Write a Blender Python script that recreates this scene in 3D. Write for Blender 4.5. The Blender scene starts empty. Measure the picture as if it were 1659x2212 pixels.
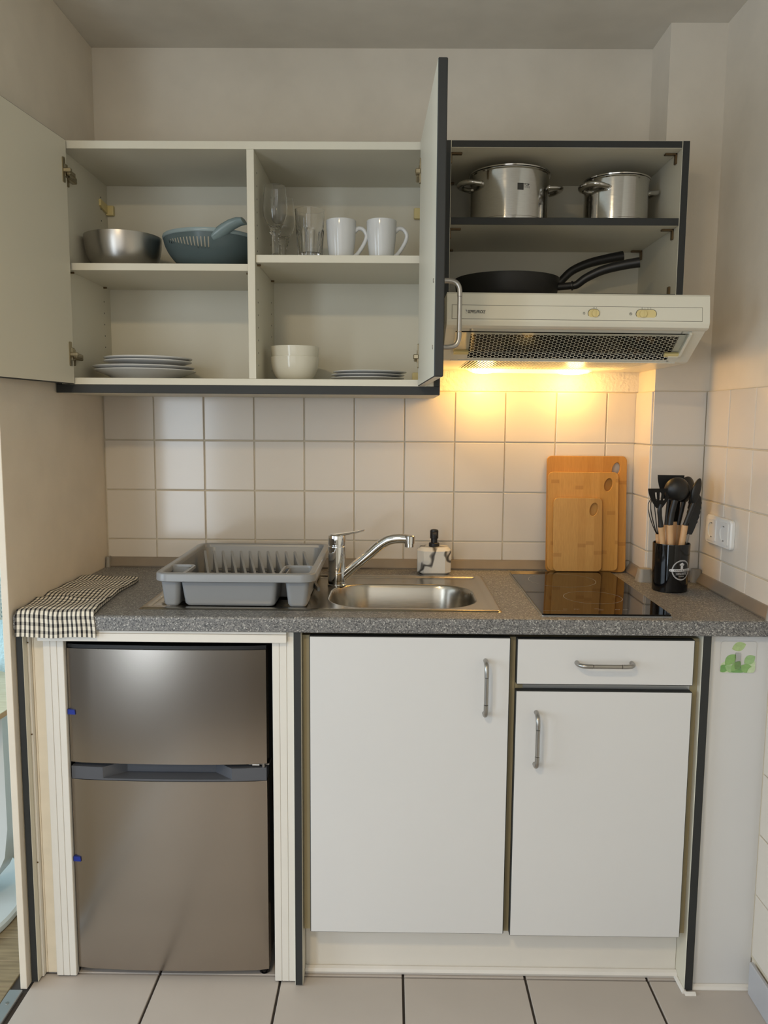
import bpy, bmesh, math, random
from mathutils import Vector, Matrix
random.seed(7)
sc = bpy.context.scene
C = sc.collection
PI = math.pi

# ------------------------------------------------------------------ camera, world, light, exposure
def look_axes(pitch, yaw, roll):
    cy, sy, cp, sp = math.cos(yaw), math.sin(yaw), math.cos(pitch), math.sin(pitch)
    fwd = Vector((sy*cp, cy*cp, -sp)); right = Vector((cy, -sy, 0)); down = fwd.cross(right)
    cr, sr = math.cos(roll), math.sin(roll)
    return cr*right + sr*down, -sr*right + cr*down, fwd
R_, D_, F_ = look_axes(0.115305, -0.0085715, -0.0069461)
cam = bpy.data.cameras.new('camera'); cam.sensor_fit = 'HORIZONTAL'; cam.sensor_width = 36.0
cam.lens = 36.0*1722.13/1659.0; cam.clip_start = 0.05
co = bpy.data.objects.new('camera', cam); C.objects.link(co)
m = Matrix.Identity(4)
for i in range(3):
    m[i][0] = R_[i]; m[i][1] = -D_[i]; m[i][2] = -F_[i]
m[0][3], m[1][3], m[2][3] = 0.710753, -2.399087, 1.362395
co.matrix_world = m
sc.camera = co

world = bpy.data.worlds.new('world'); sc.world = world; world.use_nodes = True
bg = world.node_tree.nodes['Background']; bg.inputs[0].default_value = (0.75, 0.86, 1.0, 1); bg.inputs[1].default_value = 0.25

def area(name, loc, direction, sx, sy, power, col, shape='RECTANGLE', spread=PI):
    l = bpy.data.lights.new(name, 'AREA'); l.shape = shape; l.size = sx; l.size_y = sy
    l.energy = power; l.color = col; l.spread = spread
    o = bpy.data.objects.new(name, l); C.objects.link(o); o.location = loc
    o.rotation_euler = Vector(direction).to_track_quat('-Z', 'Y').to_euler()
    return o
area('ceiling_lamp_light', (0.14, -2.42, 2.36), (0, 0, -1), 0.26, 0.26, 20.5, (1.0, 0.77, 0.46), 'DISK')
area('window_light_left', (-2.30, -2.20, 1.30), (1, 0.12, -0.05), 1.7, 1.5, 40.0, (0.72, 0.85, 1.0))
area('window_light_rear', (-0.665, -2.95, 1.10), (0.1, 1, 0), 0.38, 2.05, 17.0, (0.76, 0.88, 1.0))
area('window_light_side', (-2.50, -0.75, 1.25), (1, 0.25, -0.1), 0.9, 1.3, 26.0, (0.62, 0.86, 1.0))
area('room_bounce_light', (0.2, -3.6, 1.5), (0, 1, 0), 1.6, 1.8, 10.0, (0.93, 0.96, 1.0))

vs = sc.view_settings
sc.display_settings.display_device = 'sRGB'
vs.view_transform = 'Standard'; vs.look = 'None'; vs.gamma = 1.0; vs.exposure = -0.10; vs.use_curve_mapping = False

# ------------------------------------------------------------------ materials
def srgb(r, g, b):
    f = lambda c: (c/12.92 if c <= 0.04045 else ((c+0.055)/1.055)**2.4)
    return (f(r/255), f(g/255), f(b/255), 1)

class NT:
    def __init__(s, name):
        s.m = bpy.data.materials.new(name); s.m.use_nodes = True
        s.t = s.m.node_tree; s.b = s.t.nodes['Principled BSDF']
    def n(s, typ, **kw):
        nd = s.t.nodes.new(typ)
        for k, v in kw.items():
            if k.startswith('i_'):
                key = k[2:]; nd.inputs[int(key) if key.isdigit() else key].default_value = v
            else: setattr(nd, k, v)
        return nd
    def l(s, a, b): s.t.links.new(a, b)
    def coord(s, scale=(1, 1, 1), which='Object'):
        tc = s.n('ShaderNodeTexCoord'); mp = s.n('ShaderNodeMapping'); mp.inputs['Scale'].default_value = scale
        s.l(tc.outputs[which], mp.inputs['Vector']); return mp.outputs[0]
    def noise(s, vec, scale, detail=3.0, rough=0.5):
        nd = s.n('ShaderNodeTexNoise'); nd.inputs['Scale'].default_value = scale
        nd.inputs['Detail'].default_value = detail; nd.inputs['Roughness'].default_value = rough
        if vec is not None: s.l(vec, nd.inputs['Vector'])
        return nd.outputs['Fac']
    def ramp(s, fac, stops, interp='LINEAR'):
        r = s.n('ShaderNodeValToRGB'); r.color_ramp.interpolation = interp
        e = r.color_ramp.elements
        while len(e) < len(stops): e.new(0.5)
        for k, (p, c) in enumerate(stops):
            e[k].position = p; e[k].color = c if len(c) == 4 else (*c, 1)
        s.l(fac, r.inputs[0]); return r.outputs['Color']
    def math(s, op, a, b=None):
        nd = s.n('ShaderNodeMath', operation=op)
        for k, v in enumerate((a, b)):
            if v is None: continue
            if isinstance(v, (int, float)): nd.inputs[k].default_value = v
            else: s.l(v, nd.inputs[k])
        return nd.outputs[0]
    def mix(s, fac, a, b):
        nd = s.n('ShaderNodeMix', data_type='RGBA')
        for k, v in ((0, fac), (6, a), (7, b)):
            if isinstance(v, (int, float, tuple)): nd.inputs[k].default_value = v
            else: s.l(v, nd.inputs[k])
        return nd.outputs[2]
    def bump(s, h, strength=0.3, dist=0.002):
        nd = s.n('ShaderNodeBump'); nd.inputs['Strength'].default_value = strength; nd.inputs['Distance'].default_value = dist
        s.l(h, nd.inputs['Height']); s.l(nd.outputs[0], s.b.inputs['Normal'])
    def col(s, v):
        if isinstance(v, tuple): s.b.inputs['Base Color'].default_value = v
        else: s.l(v, s.b.inputs['Base Color'])
    def set(s, **kw):
        for k, v in kw.items(): s.b.inputs[k.replace('_', ' ')].default_value = v

def plain(name, col, rough=0.5, metallic=0.0, var=0.04, vscale=9.0, bump=0.0, bscale=400.0, bdist=0.0006, **kw):
    t = NT(name); v = t.coord()
    n = t.noise(v, vscale, 4)
    lo = tuple(c*(1-var) for c in col[:3]) + (1,); hi = tuple(min(1, c*(1+var)) for c in col[:3]) + (1,)
    t.col(t.ramp(n, [(0.3, lo), (0.7, hi)])); t.set(Roughness=rough, Metallic=metallic)
    if bump > 0: t.bump(t.noise(v, bscale, 3), bump, bdist)
    if kw: t.set(**kw)
    return t.m

M = {}
M['wall'] = plain('wall_paint', srgb(222, 212, 196), 0.85, bump=0.25, bscale=180, bdist=0.001)
M['plaster'] = plain('rough_plaster', srgb(226, 219, 206), 0.85, bump=0.9, bscale=95, bdist=0.004)
M['ceiling'] = plain('ceiling_paint', srgb(214, 208, 197), 0.9, bump=0.2, bscale=200)
M['grout'] = plain('beige_grout', srgb(206, 195, 174), 0.9, bump=0.2)
M['tile'] = plain('white_glazed_tile', srgb(214, 206, 195), 0.14, var=0.02, vscale=4)
M['floor_tile'] = plain('beige_floor_tile', srgb(186, 177, 169), 0.5, var=0.03, vscale=5, bump=0.06, bscale=30)
M['floor_grout'] = plain('dark_floor_grout', srgb(66, 60, 56), 0.9)
M['silicone'] = plain('white_silicone', srgb(226, 222, 216), 0.35)
M['white'] = plain('white_laminate', srgb(215, 215, 215), 0.38, var=0.012, vscale=3)
M['inside'] = plain('white_cabinet_inside', srgb(216, 211, 194), 0.45, var=0.012, vscale=3)
M['edge'] = plain('anthracite_edge', srgb(41, 43, 43), 0.6, var=0.05)
M['beige'] = plain('beige_carcass', srgb(156, 144, 112), 0.6, var=0.04)
M['cream_plastic'] = plain('cream_plastic', srgb(222, 205, 146), 0.35)
M['upvc'] = plain('white_plastic_trim', srgb(224, 220, 212), 0.4, var=0.015)
M['birch'] = plain('pale_wood_filler', srgb(226, 214, 192), 0.5, var=0.04, vscale=20)
M['hood'] = plain('white_enamel', srgb(224, 221, 206), 0.28, var=0.01)
M['black'] = plain('black_plastic', srgb(24, 24, 25), 0.38)
M['black_matte'] = plain('black_nonstick', srgb(26, 25, 25), 0.5, bump=0.1, bscale=900)
M['black_gloss'] = plain('black_gloss_plastic', srgb(10, 10, 12), 0.07)
M['nylon'] = plain('black_nylon', srgb(24, 23, 22), 0.42)
M['void'] = plain('dark_filter', srgb(14, 13, 12), 0.9)
M['ceramic'] = plain('white_glazed_ceramic', srgb(212, 212, 211), 0.12, var=0.01)
M['ceramic_warm'] = plain('cream_glazed_ceramic', srgb(222, 217, 200), 0.14, var=0.01)
M['rack'] = plain('grey_rack_plastic', srgb(138, 140, 142), 0.3, var=0.015)
M['colander'] = plain('blue_grey_plastic', srgb(122, 140, 144), 0.25, var=0.02)
M['strip'] = plain('grey_brown_strip', srgb(150, 140, 128), 0.32, metallic=0.45, var=0.06, vscale=14)
M['cap'] = plain('grey_rubber_cap', srgb(150, 146, 138), 0.5)
M['socket'] = plain('white_socket_plastic', srgb(228, 226, 222), 0.3, var=0.01)
M['print'] = plain('white_print', srgb(214, 214, 216), 0.5)
M['dark_print'] = plain('dark_print', srgb(52, 52, 50), 0.5)
M['grey_print'] = plain('grey_print', srgb(150, 150, 150), 0.4)
M['tape'] = plain('blue_tape', srgb(16, 42, 140), 0.5)
M['fridge_side'] = plain('fridge_cabinet', srgb(30, 31, 33), 0.5)
M['fridge_grey'] = plain('fridge_grey_plastic', srgb(84, 86, 92), 0.35)
M['hinge'] = plain('nickel_hinge', srgb(168, 158, 134), 0.28, metallic=1.0, var=0.06, vscale=30)
M['bronze'] = plain('bronze_bracket', srgb(120, 100, 74), 0.4, metallic=0.85, var=0.1, vscale=40)
M['satin'] = plain('satin_nickel', srgb(168, 165, 160), 0.32, metallic=1.0, var=0.03)
M['chrome'] = plain('chrome', srgb(228, 228, 228), 0.05, metallic=1.0, var=0.01)
M['alu'] = plain('aluminium', srgb(176, 178, 180), 0.4, metallic=0.8)
M['daylit_plaster'] = plain('plaster_tinted_by_daylight', srgb(198, 228, 236), 0.9, bump=1.0, bscale=70, bdist=0.006)  # blue tint stands in for bright daylight falling on the wall
M['table_white'] = plain('white_lacquer', srgb(206, 210, 210), 0.3, var=0.01)
M['baseboard'] = plain('grey_baseboard', srgb(178, 178, 182), 0.4)
M['sockethole'] = plain('socket_hole', srgb(50, 48, 46), 0.7)

def steel(name, col, rough, stretch, bump=0.06, metallic=1.0):
    t = NT(name); v = t.coord(stretch); n = t.noise(v, 60, 4)
    t.col(t.ramp(n, [(0.3, tuple(c*0.93 for c in col[:3])+(1,)), (0.7, col)]))
    r = t.math('MULTIPLY_ADD', n, 0.12); r.node.inputs[2].default_value = rough-0.06
    t.l(r, t.b.inputs['Roughness']); t.set(Metallic=metallic); t.bump(n, bump, 0.0004)
    return t.m
M['steel_h'] = steel('brushed_steel', srgb(188, 185, 180), 0.27, (0.25, 6, 12))
M['steel_bowl'] = plain('brushed_bowl_steel', srgb(176, 172, 166), 0.3, metallic=1.0, var=0.02)
M['steel_pot'] = steel('polished_pot_steel', srgb(206, 204, 200), 0.13, (1, 1, 8), 0.02)
M['steel_sink'] = steel('sink_steel', srgb(178, 172, 160), 0.24, (0.4, 10, 4), 0.04)
M['fridge'] = plain('fridge_steel', srgb(166, 157, 147), 0.24, metallic=1.0, var=0.012, vscale=3)

def worktop_mat():
    t = NT('speckled_worktop'); v = t.coord()
    def cells(sc_):
        vo = t.n('ShaderNodeTexVoronoi'); vo.inputs['Scale'].default_value = sc_; t.l(v, vo.inputs['Vector'])
        sp = t.n('ShaderNodeSeparateColor'); t.l(vo.outputs['Color'], sp.inputs[0]); return sp.outputs[0]
    a = t.ramp(cells(420), [(0.0, srgb(52, 52, 54)), (0.17, srgb(92, 92, 94)), (0.36, srgb(118, 117, 116)), (0.62, srgb(136, 134, 131)), (0.9, srgb(196, 194, 188))], 'CONSTANT')
    b = t.ramp(cells(900), [(0.0, srgb(70, 70, 72)), (0.2, srgb(112, 111, 110)), (0.8, srgb(150, 148, 144))], 'CONSTANT')
    t.col(t.mix(0.35, a, b)); t.set(Roughness=0.42)
    return t.m
M['worktop'] = worktop_mat()

def bamboo(name, c1, c2, c3):
    t = NT(name); tc = t.n('ShaderNodeTexCoord')
    sep = t.n('ShaderNodeSeparateXYZ'); t.l(tc.outputs['Object'], sep.inputs[0])
    k = t.math('FLOOR', t.math('MULTIPLY', sep.outputs[0], 42.0))
    wn = t.n('ShaderNodeTexWhiteNoise', noise_dimensions='1D'); t.l(k, wn.inputs['W'])
    base = t.ramp(wn.outputs['Value'], [(0.0, c1), (1.0, c2)])
    mp = t.n('ShaderNodeMapping'); mp.inputs['Scale'].default_value = (160, 160, 5); t.l(tc.outputs['Object'], mp.inputs[0])
    g = t.noise(mp.outputs[0], 2.0, 4)
    col = t.mix(t.math('MULTIPLY', g, 0.55), base, c3)
    # bamboo nodes: short darker bars, each lamella at its own height
    zz = t.math('ADD', t.math('MULTIPLY', sep.outputs[2], 5.5), t.math('MULTIPLY', wn.outputs['Value'], 7.0))
    fr = t.math('FRACT', zz)
    wn2 = t.n('ShaderNodeTexWhiteNoise', noise_dimensions='2D'); cbn = t.n('ShaderNodeCombineXYZ'); t.l(k, cbn.inputs[0]); t.l(t.math('FLOOR', zz), cbn.inputs[1]); t.l(cbn.outputs[0], wn2.inputs['Vector'])
    bar = t.math('MULTIPLY', t.math('LESS_THAN', t.math('ABSOLUTE', t.math('SUBTRACT', fr, 0.5)), 0.03), t.math('GREATER_THAN', wn2.outputs['Value'], 0.55))
    col = t.mix(t.math('MULTIPLY', bar, 0.4), col, c3)
    t.col(col); t.set(Roughness=0.48)
    return t.m
M['bamboo'] = bamboo('bamboo_light', srgb(206, 160, 90), srgb(190, 142, 74), srgb(150, 100, 44))
M['bamboo_dark'] = bamboo('bamboo_amber', srgb(204, 146, 66), srgb(188, 130, 52), srgb(146, 92, 30))
M['bamboo_mid'] = bamboo('bamboo_honey', srgb(210, 158, 82), srgb(196, 144, 66), srgb(150, 98, 38))
M['beech'] = plain('beech_handle', srgb(206, 166, 122), 0.5, var=0.08, vscale=40)
def planks():
    t = NT('oak_floor'); v = t.coord((2.5, 30, 30)); n = t.noise(v, 3, 5)
    t.col(t.ramp(n, [(0.3, srgb(122, 104, 78)), (0.7, srgb(160, 140, 108))])); t.set(Roughness=0.5); return t.m
M['oak'] = planks()
def tabletop():
    t = NT('pale_oak_top'); v = t.coord((4, 30, 4)); n = t.noise(v, 4, 4)
    t.col(t.ramp(n, [(0.35, srgb(206, 192, 160)), (0.65, srgb(222, 212, 184))])); t.set(Roughness=0.4); return t.m
M['table_oak'] = tabletop()
def glass(name, rough=0.0, tint=(1, 1, 1, 1), ior=1.45):
    t = NT(name); v = t.coord(); n = t.noise(v, 5, 2)
    t.col(t.ramp(n, [(0, tuple(c*0.99 for c in tint[:3])+(1,)), (1, tint)]))
    t.set(Roughness=rough, IOR=ior); t.b.inputs['Transmission Weight'].default_value = 1.0
    return t.m
M['glass'] = glass('clear_glass', 0.0, (1, 1, 1, 1), 1.38)
M['visor'] = glass('clear_visor', 0.02, (0.97, 0.98, 0.95, 1), 1.3)
M['hob'] = plain('black_ceramic_glass', srgb(9, 8, 8), 0.04, var=0.02)
def marble():
    t = NT('marbled_resin'); v = t.coord()
    n1 = t.noise(v, 10, 2, 0.5)
    mp = t.n('ShaderNodeVectorMath', operation='ADD'); cb = t.n('ShaderNodeCombineXYZ')
    s = t.math('MULTIPLY', n1, 0.10); t.l(s, cb.inputs[0]); t.l(s, cb.inputs[2])
    t.l(v, mp.inputs[0]); t.l(cb.outputs[0], mp.inputs[1])
    n2 = t.noise(mp.outputs[0], 11, 2, 0.5)
    d = t.math('ABSOLUTE', t.math('SUBTRACT', n2, 0.52))
    t.col(t.ramp(d, [(0.0, srgb(58, 56, 54)), (0.016, srgb(128, 125, 120)), (0.032, srgb(224, 220, 212)), (1, srgb(230, 226, 218))]))
    t.set(Roughness=0.35); return t.m
M['marble'] = marble()
def gingham():
    t = NT('gingham_cloth'); uv = t.n('ShaderNodeUVMap'); sep = t.n('ShaderNodeSeparateXYZ'); t.l(uv.outputs[0], sep.inputs[0])
    fu = t.math('FRACT', sep.outputs[0]); fv = t.math('FRACT', sep.outputs[1])
    a = t.math('LESS_THAN', fu, 0.42); b = t.math('LESS_THAN', fv, 0.46)
    s = t.math('ADD', a, b)
    one = t.math('ADD', t.math('MULTIPLY', a, 0.88), t.math('MULTIPLY', b, 0.34))
    thread = t.math('MULTIPLY', t.math('GREATER_THAN', t.math('SINE', t.math('MULTIPLY', sep.outputs[1], 60.0)), 0.2), t.math('MULTIPLY', b, 0.22))
    f = t.math('MINIMUM', t.math('ADD', one, thread), 0.97)
    both = t.math('GREATER_THAN', s, 1.5)
    f = t.math('MAXIMUM', f, t.math('MULTIPLY', both, 0.99))
    t.col(t.mix(f, srgb(236, 228, 212), srgb(16, 14, 20))); t.set(Roughness=0.95)
    pu = t.math('SINE', t.math('MULTIPLY', fu, PI)); pv = t.math('SINE', t.math('MULTIPLY', fv, PI))
    t.bump(t.math('ADD', t.math('MULTIPLY', pu, pv), t.noise(uv.outputs[0], 12, 2)), 0.6, 0.002)
    return t.m
M['gingham'] = gingham()
def leafy():
    t = NT('leaf_print'); t.col(srgb(120, 170, 84)); t.set(Roughness=0.4); return t.m
def emit(name, col, strength):
    t = NT(name); t.col((0.9, 0.8, 0.6, 1)); t.b.inputs['Emission Color'].default_value = col
    t.b.inputs['Emission Strength'].default_value = strength; return t.m
M['bulb'] = emit('lit_bulb', (1.0, 0.68, 0.24, 1), 16.0)
M['lamp_cover'] = emit('lamp_cover', (1.0, 0.64, 0.18, 1), 2.6)

# ------------------------------------------------------------------ building helpers (all shapes authored in world metres)
WL = {}
def setp(o, label=None, cat=None, group=None, kind=None):
    if label: o['label'] = label
    if cat: o['category'] = cat
    if group: o['group'] = group
    if kind: o['kind'] = kind
    return o
def thing(name, label, cat, loc, group=None, kind=None):
    o = bpy.data.objects.new(name, None); C.objects.link(o); o.location = loc; o.empty_display_size = 0.05
    WL[o.name] = Vector(loc); return setp(o, label, cat, group, kind)
def obj(name, bm, mats, parent=None, smooth=True, label=None, cat=None, group=None, kind=None, angle=35):
    me = bpy.data.meshes.new(name)
    if bm.verts:
        lo = Vector([min(v.co[k] for v in bm.verts) for k in range(3)]); hi = Vector([max(v.co[k] for v in bm.verts) for k in range(3)])
    else: lo = hi = Vector((0, 0, 0))
    c = (lo+hi)/2
    if parent is None: c.z = lo.z
    bmesh.ops.translate(bm, verts=bm.verts, vec=-c)
    bmesh.ops.recalc_face_normals(bm, faces=bm.faces)
    for f in bm.faces: f.smooth = smooth
    bm.to_mesh(me); bm.free()
    if smooth: me.set_sharp_from_angle(angle=math.radians(angle))
    wn = smooth and len(me.polygons) < 4000
    for mt in (mats if isinstance(mats, (list, tuple)) else [mats]): me.materials.append(M[mt] if isinstance(mt, str) else mt)
    o = bpy.data.objects.new(name, me); C.objects.link(o)
    if wn:
        md = o.modifiers.new('weighted_normal', 'WEIGHTED_NORMAL'); md.weight = 100; md.keep_sharp = True
    if parent is not None:
        o.parent = parent; o.location = c - WL[parent.name]
    else: o.location = c
    WL[o.name] = c
    return setp(o, label, cat, group, kind)
def copy_thing(root, delta, label=None):
    def cp(o, par):
        n = o.copy(); C.objects.link(n); n.parent = par
        for ch in list(o.children): cp(ch, n)
        return n
    r = cp(root, None); r.location = root.location + Vector(delta); WL[r.name] = r.location.copy()
    if label: r['label'] = label
    return r
def nb(): return bmesh.new()
def box(bm, x0, x1, y0, y1, z0, z1, bev=0.0, seg=1):
    r = bmesh.ops.create_cube(bm, size=1.0); vs_ = r['verts']
    for v in vs_:
        v.co = Vector(((x0+x1)/2+v.co.x*(x1-x0), (y0+y1)/2+v.co.y*(y1-y0), (z0+z1)/2+v.co.z*(z1-z0)))
    if bev > 0:
        es = {e for v in vs_ for e in v.link_edges}
        bmesh.ops.bevel(bm, geom=list(es), offset=bev, segments=seg, profile=0.5, affect='EDGES')
    return bm
def B(x0, x1, y0, y1, z0, z1, bev=0.0, seg=1): return box(nb(), x0, x1, y0, y1, z0, z1, bev, seg)
def panel(name, x0, x1, y0, y1, z0, z1, faces, edge, parent=None, axis=None, only=None, bev=0.0008, **kw):
    """board with its two big faces in one material and the edges in another; only: edge directions that are edged"""
    d = (x1-x0, y1-y0, z1-z0); ax = axis if axis is not None else d.index(min(d))
    bm = B(x0, x1, y0, y1, z0, z1, bev); bm.normal_update()
    for f in bm.faces:
        n = f.normal; k = max(range(3), key=lambda q: abs(n[q]))
        e = abs(n[ax]) < 0.9
        if e and only is not None: e = (k, n[k] > 0) in only
        f.material_index = 1 if e else 0
    return obj(name, bm, [faces, edge], parent, smooth=False, **kw)
def loft(bm, rings, cap0=True, cap1=True, closed=True):
    vr = [[bm.verts.new(p) for p in r] for r in rings]
    n = len(vr[0])
    for a, b in zip(vr, vr[1:]):
        for i in range(n if closed else n-1):
            j = (i+1) % n; bm.faces.new((a[i], a[j], b[j], b[i]))
    if cap0: bm.faces.new(vr[0][::-1])
    if cap1: bm.faces.new(vr[-1])
    return vr
def lathe(bm, prof, cx, cy, n=48, cap0=False, cap1=False, mat=None):
    rings = [[Vector((cx+r*math.cos(2*PI*i/n), cy+r*math.sin(2*PI*i/n), z)) for i in range(n)] for r, z in prof]
    vr = loft(bm, rings, cap0, cap1)
    return vr
def L(prof, cx, cy, n=48, cap0=False, cap1=False):
    bm = nb(); lathe(bm, prof, cx, cy, n, cap0, cap1); return bm
def circ(c, r, u, v, n): return [c+u*(r*math.cos(2*PI*i/n))+v*(r*math.sin(2*PI*i/n)) for i in range(n)]
def tube(bm, pts, rad, n=12, cap=True, flat=1.0):
    pts = [Vector(p) for p in pts]; rings = []
    rad = rad if isinstance(rad, (list, tuple)) else [rad]*len(pts)
    t0 = (pts[1]-pts[0]).normalized()
    u = t0.orthogonal().normalized() if abs(t0.z) > 0.9 else Vector((0, 0, 1)).cross(t0).normalized()
    for i, p in enumerate(pts):
        t = ((pts[i+1] if i+1 < len(pts) else p) - (pts[i-1] if i else p)).normalized()
        u = (u - t*u.dot(t)).normalized(); v = t.cross(u)
        rings.append(circ(p, rad[i], u, v*flat, n))
    loft(bm, rings, cap, cap); return bm
def spline(pts, k=8):
    pts = [Vector(p) for p in pts]; out = []
    for i in range(len(pts)-1):
        p0 = pts[max(i-1, 0)]; p1 = pts[i]; p2 = pts[i+1]; p3 = pts[min(i+2, len(pts)-1)]
        for j in range(k):
            t = j/k; out.append(0.5*((2*p1)+(p2-p0)*t+(2*p0-5*p1+4*p2-p3)*t*t+(3*p1-p0-3*p2+p3)*t**3))
    out.append(pts[-1]); return out
def rr(x0, x1, y0, y1, r, n=5):
    out = []
    for cx, cy, a in ((x1-r, y1-r, 0), (x0+r, y1-r, 90), (x0+r, y0+r, 180), (x1-r, y0+r, 270)):
        for i in range(n+1):
            t = math.radians(a+90*i/n); out.append((cx+r*math.cos(t), cy+r*math.sin(t)))
    return out
def prism(bm, pts, a0, a1, plane='xy'):
    def P(p, a):
        return Vector((p[0], p[1], a)) if plane == 'xy' else Vector((p[0], a, p[1])) if plane == 'xz' else Vector((a, p[0], p[1]))
    loft(bm, [[P(p, a0) for p in pts], [P(p, a1) for p in pts]]); return bm
def bevel_all(bm, off, seg=2, ang=30):
    es = [e for e in bm.edges if len(e.link_faces) == 2 and e.calc_face_angle(0) > math.radians(ang)]
    bmesh.ops.bevel(bm, geom=es, offset=off, segments=seg, profile=0.5, affect='EDGES'); return bm
def rotate(bm, ang, axis, c, verts=None):
    bmesh.ops.rotate(bm, cent=Vector(c), matrix=Matrix.Rotation(ang, 3, axis), verts=verts or bm.verts); return bm
def text_bm(s, size, shear=0.0, depth=0.0, bold=0.0, spacing=1.0):
    cu = bpy.data.curves.new('lettering', 'FONT'); cu.body = s; cu.size = size; cu.shear = shear; cu.extrude = depth
    cu.align_x = 'CENTER'; cu.align_y = 'CENTER'; cu.offset = bold; cu.resolution_u = 3; cu.space_character = spacing
    o = bpy.data.objects.new('lettering', cu); C.objects.link(o)
    dg = bpy.context.evaluated_depsgraph_get(); me = bpy.data.meshes.new_from_object(o.evaluated_get(dg))
    bm = nb(); bm.from_mesh(me); bpy.data.objects.remove(o); bpy.data.curves.remove(cu); bpy.data.meshes.remove(me)
    return bm
def xform(bm, f):
    for v in bm.verts: v.co = Vector(f(v.co)); 
    return bm
def join(*bms):
    out = nb()
    for b in bms:
        me = bpy.data.meshes.new('t'); b.to_mesh(me); out.from_mesh(me); b.free(); bpy.data.meshes.remove(me)
    return out

# ------------------------------------------------------------------ the setting
ZW = 0.914                                   # worktop top
CEIL = 2.409
XL, XR = -0.152, 1.592                       # faces of the left partition and the right wall
wall_back = obj('wall_back', B(-2.6, 1.70, 0.0, 0.12, 0, CEIL), 'wall', smooth=False, kind='structure')
panel_left = obj('wall_left', B(-0.168, XL, -0.640, 0.0, 0, CEIL, 0.001), 'wall', smooth=False, kind='structure')
wall_right = obj('wall_right', B(XR, XR+0.12, -4.2, 0.0, 0, CEIL), 'wall', smooth=False, kind='structure')
wall_corner = obj('wall_corner', B(1.442, XR, -0.152, 0.0, 0, CEIL), 'wall', smooth=False, kind='structure')
wall_rear = obj('wall_rear', B(-2.6, 1.70, -4.3, -4.2, 0, CEIL), 'wall', smooth=False, kind='structure')
wall_far = obj('wall_far', B(-2.72, -2.6, -4.3, 0.12, 0, CEIL), 'wall', smooth=False, kind='structure')
ceiling = obj('ceiling', B(-2.72, 1.72, -4.3, 0.12, CEIL, CEIL+0.1), 'ceiling', smooth=False, kind='structure')
floor = obj('floor', B(-2.72, 1.72, -4.3, 0.12, -0.10, -0.006), 'floor_grout', smooth=False, kind='structure')
# roughcast strip of back wall between tiles and cabinets / plaster of the room beyond, blue daylight put into its colour
obj('plaster_strip', B(0.0, 1.442, -0.004, 0.0, 1.449, 1.62), 'plaster', wall_back, smooth=False)
obj('plaster_panel', B(-2.6, -0.170, -0.004, 0.0, 0, CEIL), 'daylit_plaster', wall_back, smooth=False)

# wall tiles, each one a bevelled piece on a grout bed
tile_mesh = {}
def tile(parent, x, y, z, w, h, axis):
    key = (round(w, 3), round(h, 3), axis)
    t = 0.006
    if key not in tile_mesh:
        bm = B(-w/2, w/2, -t/2, t/2, -h/2, h/2, 0.0020, 2) if axis == 'y' else B(-t/2, t/2, -w/2, w/2, -h/2, h/2, 0.0020, 2)
        me = bpy.data.meshes.new('tile'); bm.to_mesh(me); bm.free(); me.materials.append(M['tile'])
        tile_mesh[key] = me
    o = bpy.data.objects.new('tile', tile_mesh[key]); C.objects.link(o); o.parent = parent
    jit = random.uniform(-0.0004, 0.0004)
    c = Vector((x, y+jit, z)) if axis == 'y' else Vector((x+jit, y, z))
    o.location = c - WL[parent.name]
    o.rotation_euler = (random.uniform(-0.0002, 0.0002), 0, random.uniform(-0.0002, 0.0002))
G = 0.0030
rows = [(1.297, 1.447), (1.147, 1.297), (0.997, 1.147), (0.905, 0.997)]
obj('grout_bed', B(XL, 1.442, -0.003, 0.0, 0.88, 1.447), 'grout', wall_back, smooth=False)
xs = [XL+0.002] + [0.15*i for i in range(10)] + [1.438]
for z0, z1 in rows:
    for x0, x1 in zip(xs, xs[1:]):
        tile(wall_back, (x0+x1)/2, -0.004, (z0+z1)/2, x1-x0-G, z1-z0-G, 'y')
obj('grout_bed', join(B(1.439, 1.442, -0.152, -0.006, 0.88, 1.447), B(1.439, XR, -0.155, -0.152, 0.88, 1.447)), 'grout', wall_corner, smooth=False)
for z0, z1 in rows:
    tile(wall_corner, 1.438, -0.080, (z0+z1)/2, 0.146, z1-z0-G, 'x')
    tile(wall_corner, 1.512, -0.156, (z0+z1)/2, 0.146, z1-z0-G, 'y')
ry = [-0.158, -0.31, -0.46, -0.61, -0.76, -0.91, -1.06]
obj('grout_bed', B(XR-0.003, XR, -1.06, -0.152, 0.08, 1.447), 'grout', wall_right, smooth=False)
rrows = rows[:3] + [(0.847, 0.997), (0.697, 0.847), (0.547, 0.697), (0.397, 0.547), (0.247, 0.397), (0.090, 0.247)]
for k, (z0, z1) in enumerate(rrows):
    for y1, y0 in zip(ry, ry[1:]):
        if k > 3 and y0 > -0.62: continue
        tile(wall_right, XR-0.004, (y0+y1)/2, (z0+z1)/2, abs(y1-y0)-G, z1-z0-G, 'x')
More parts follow.
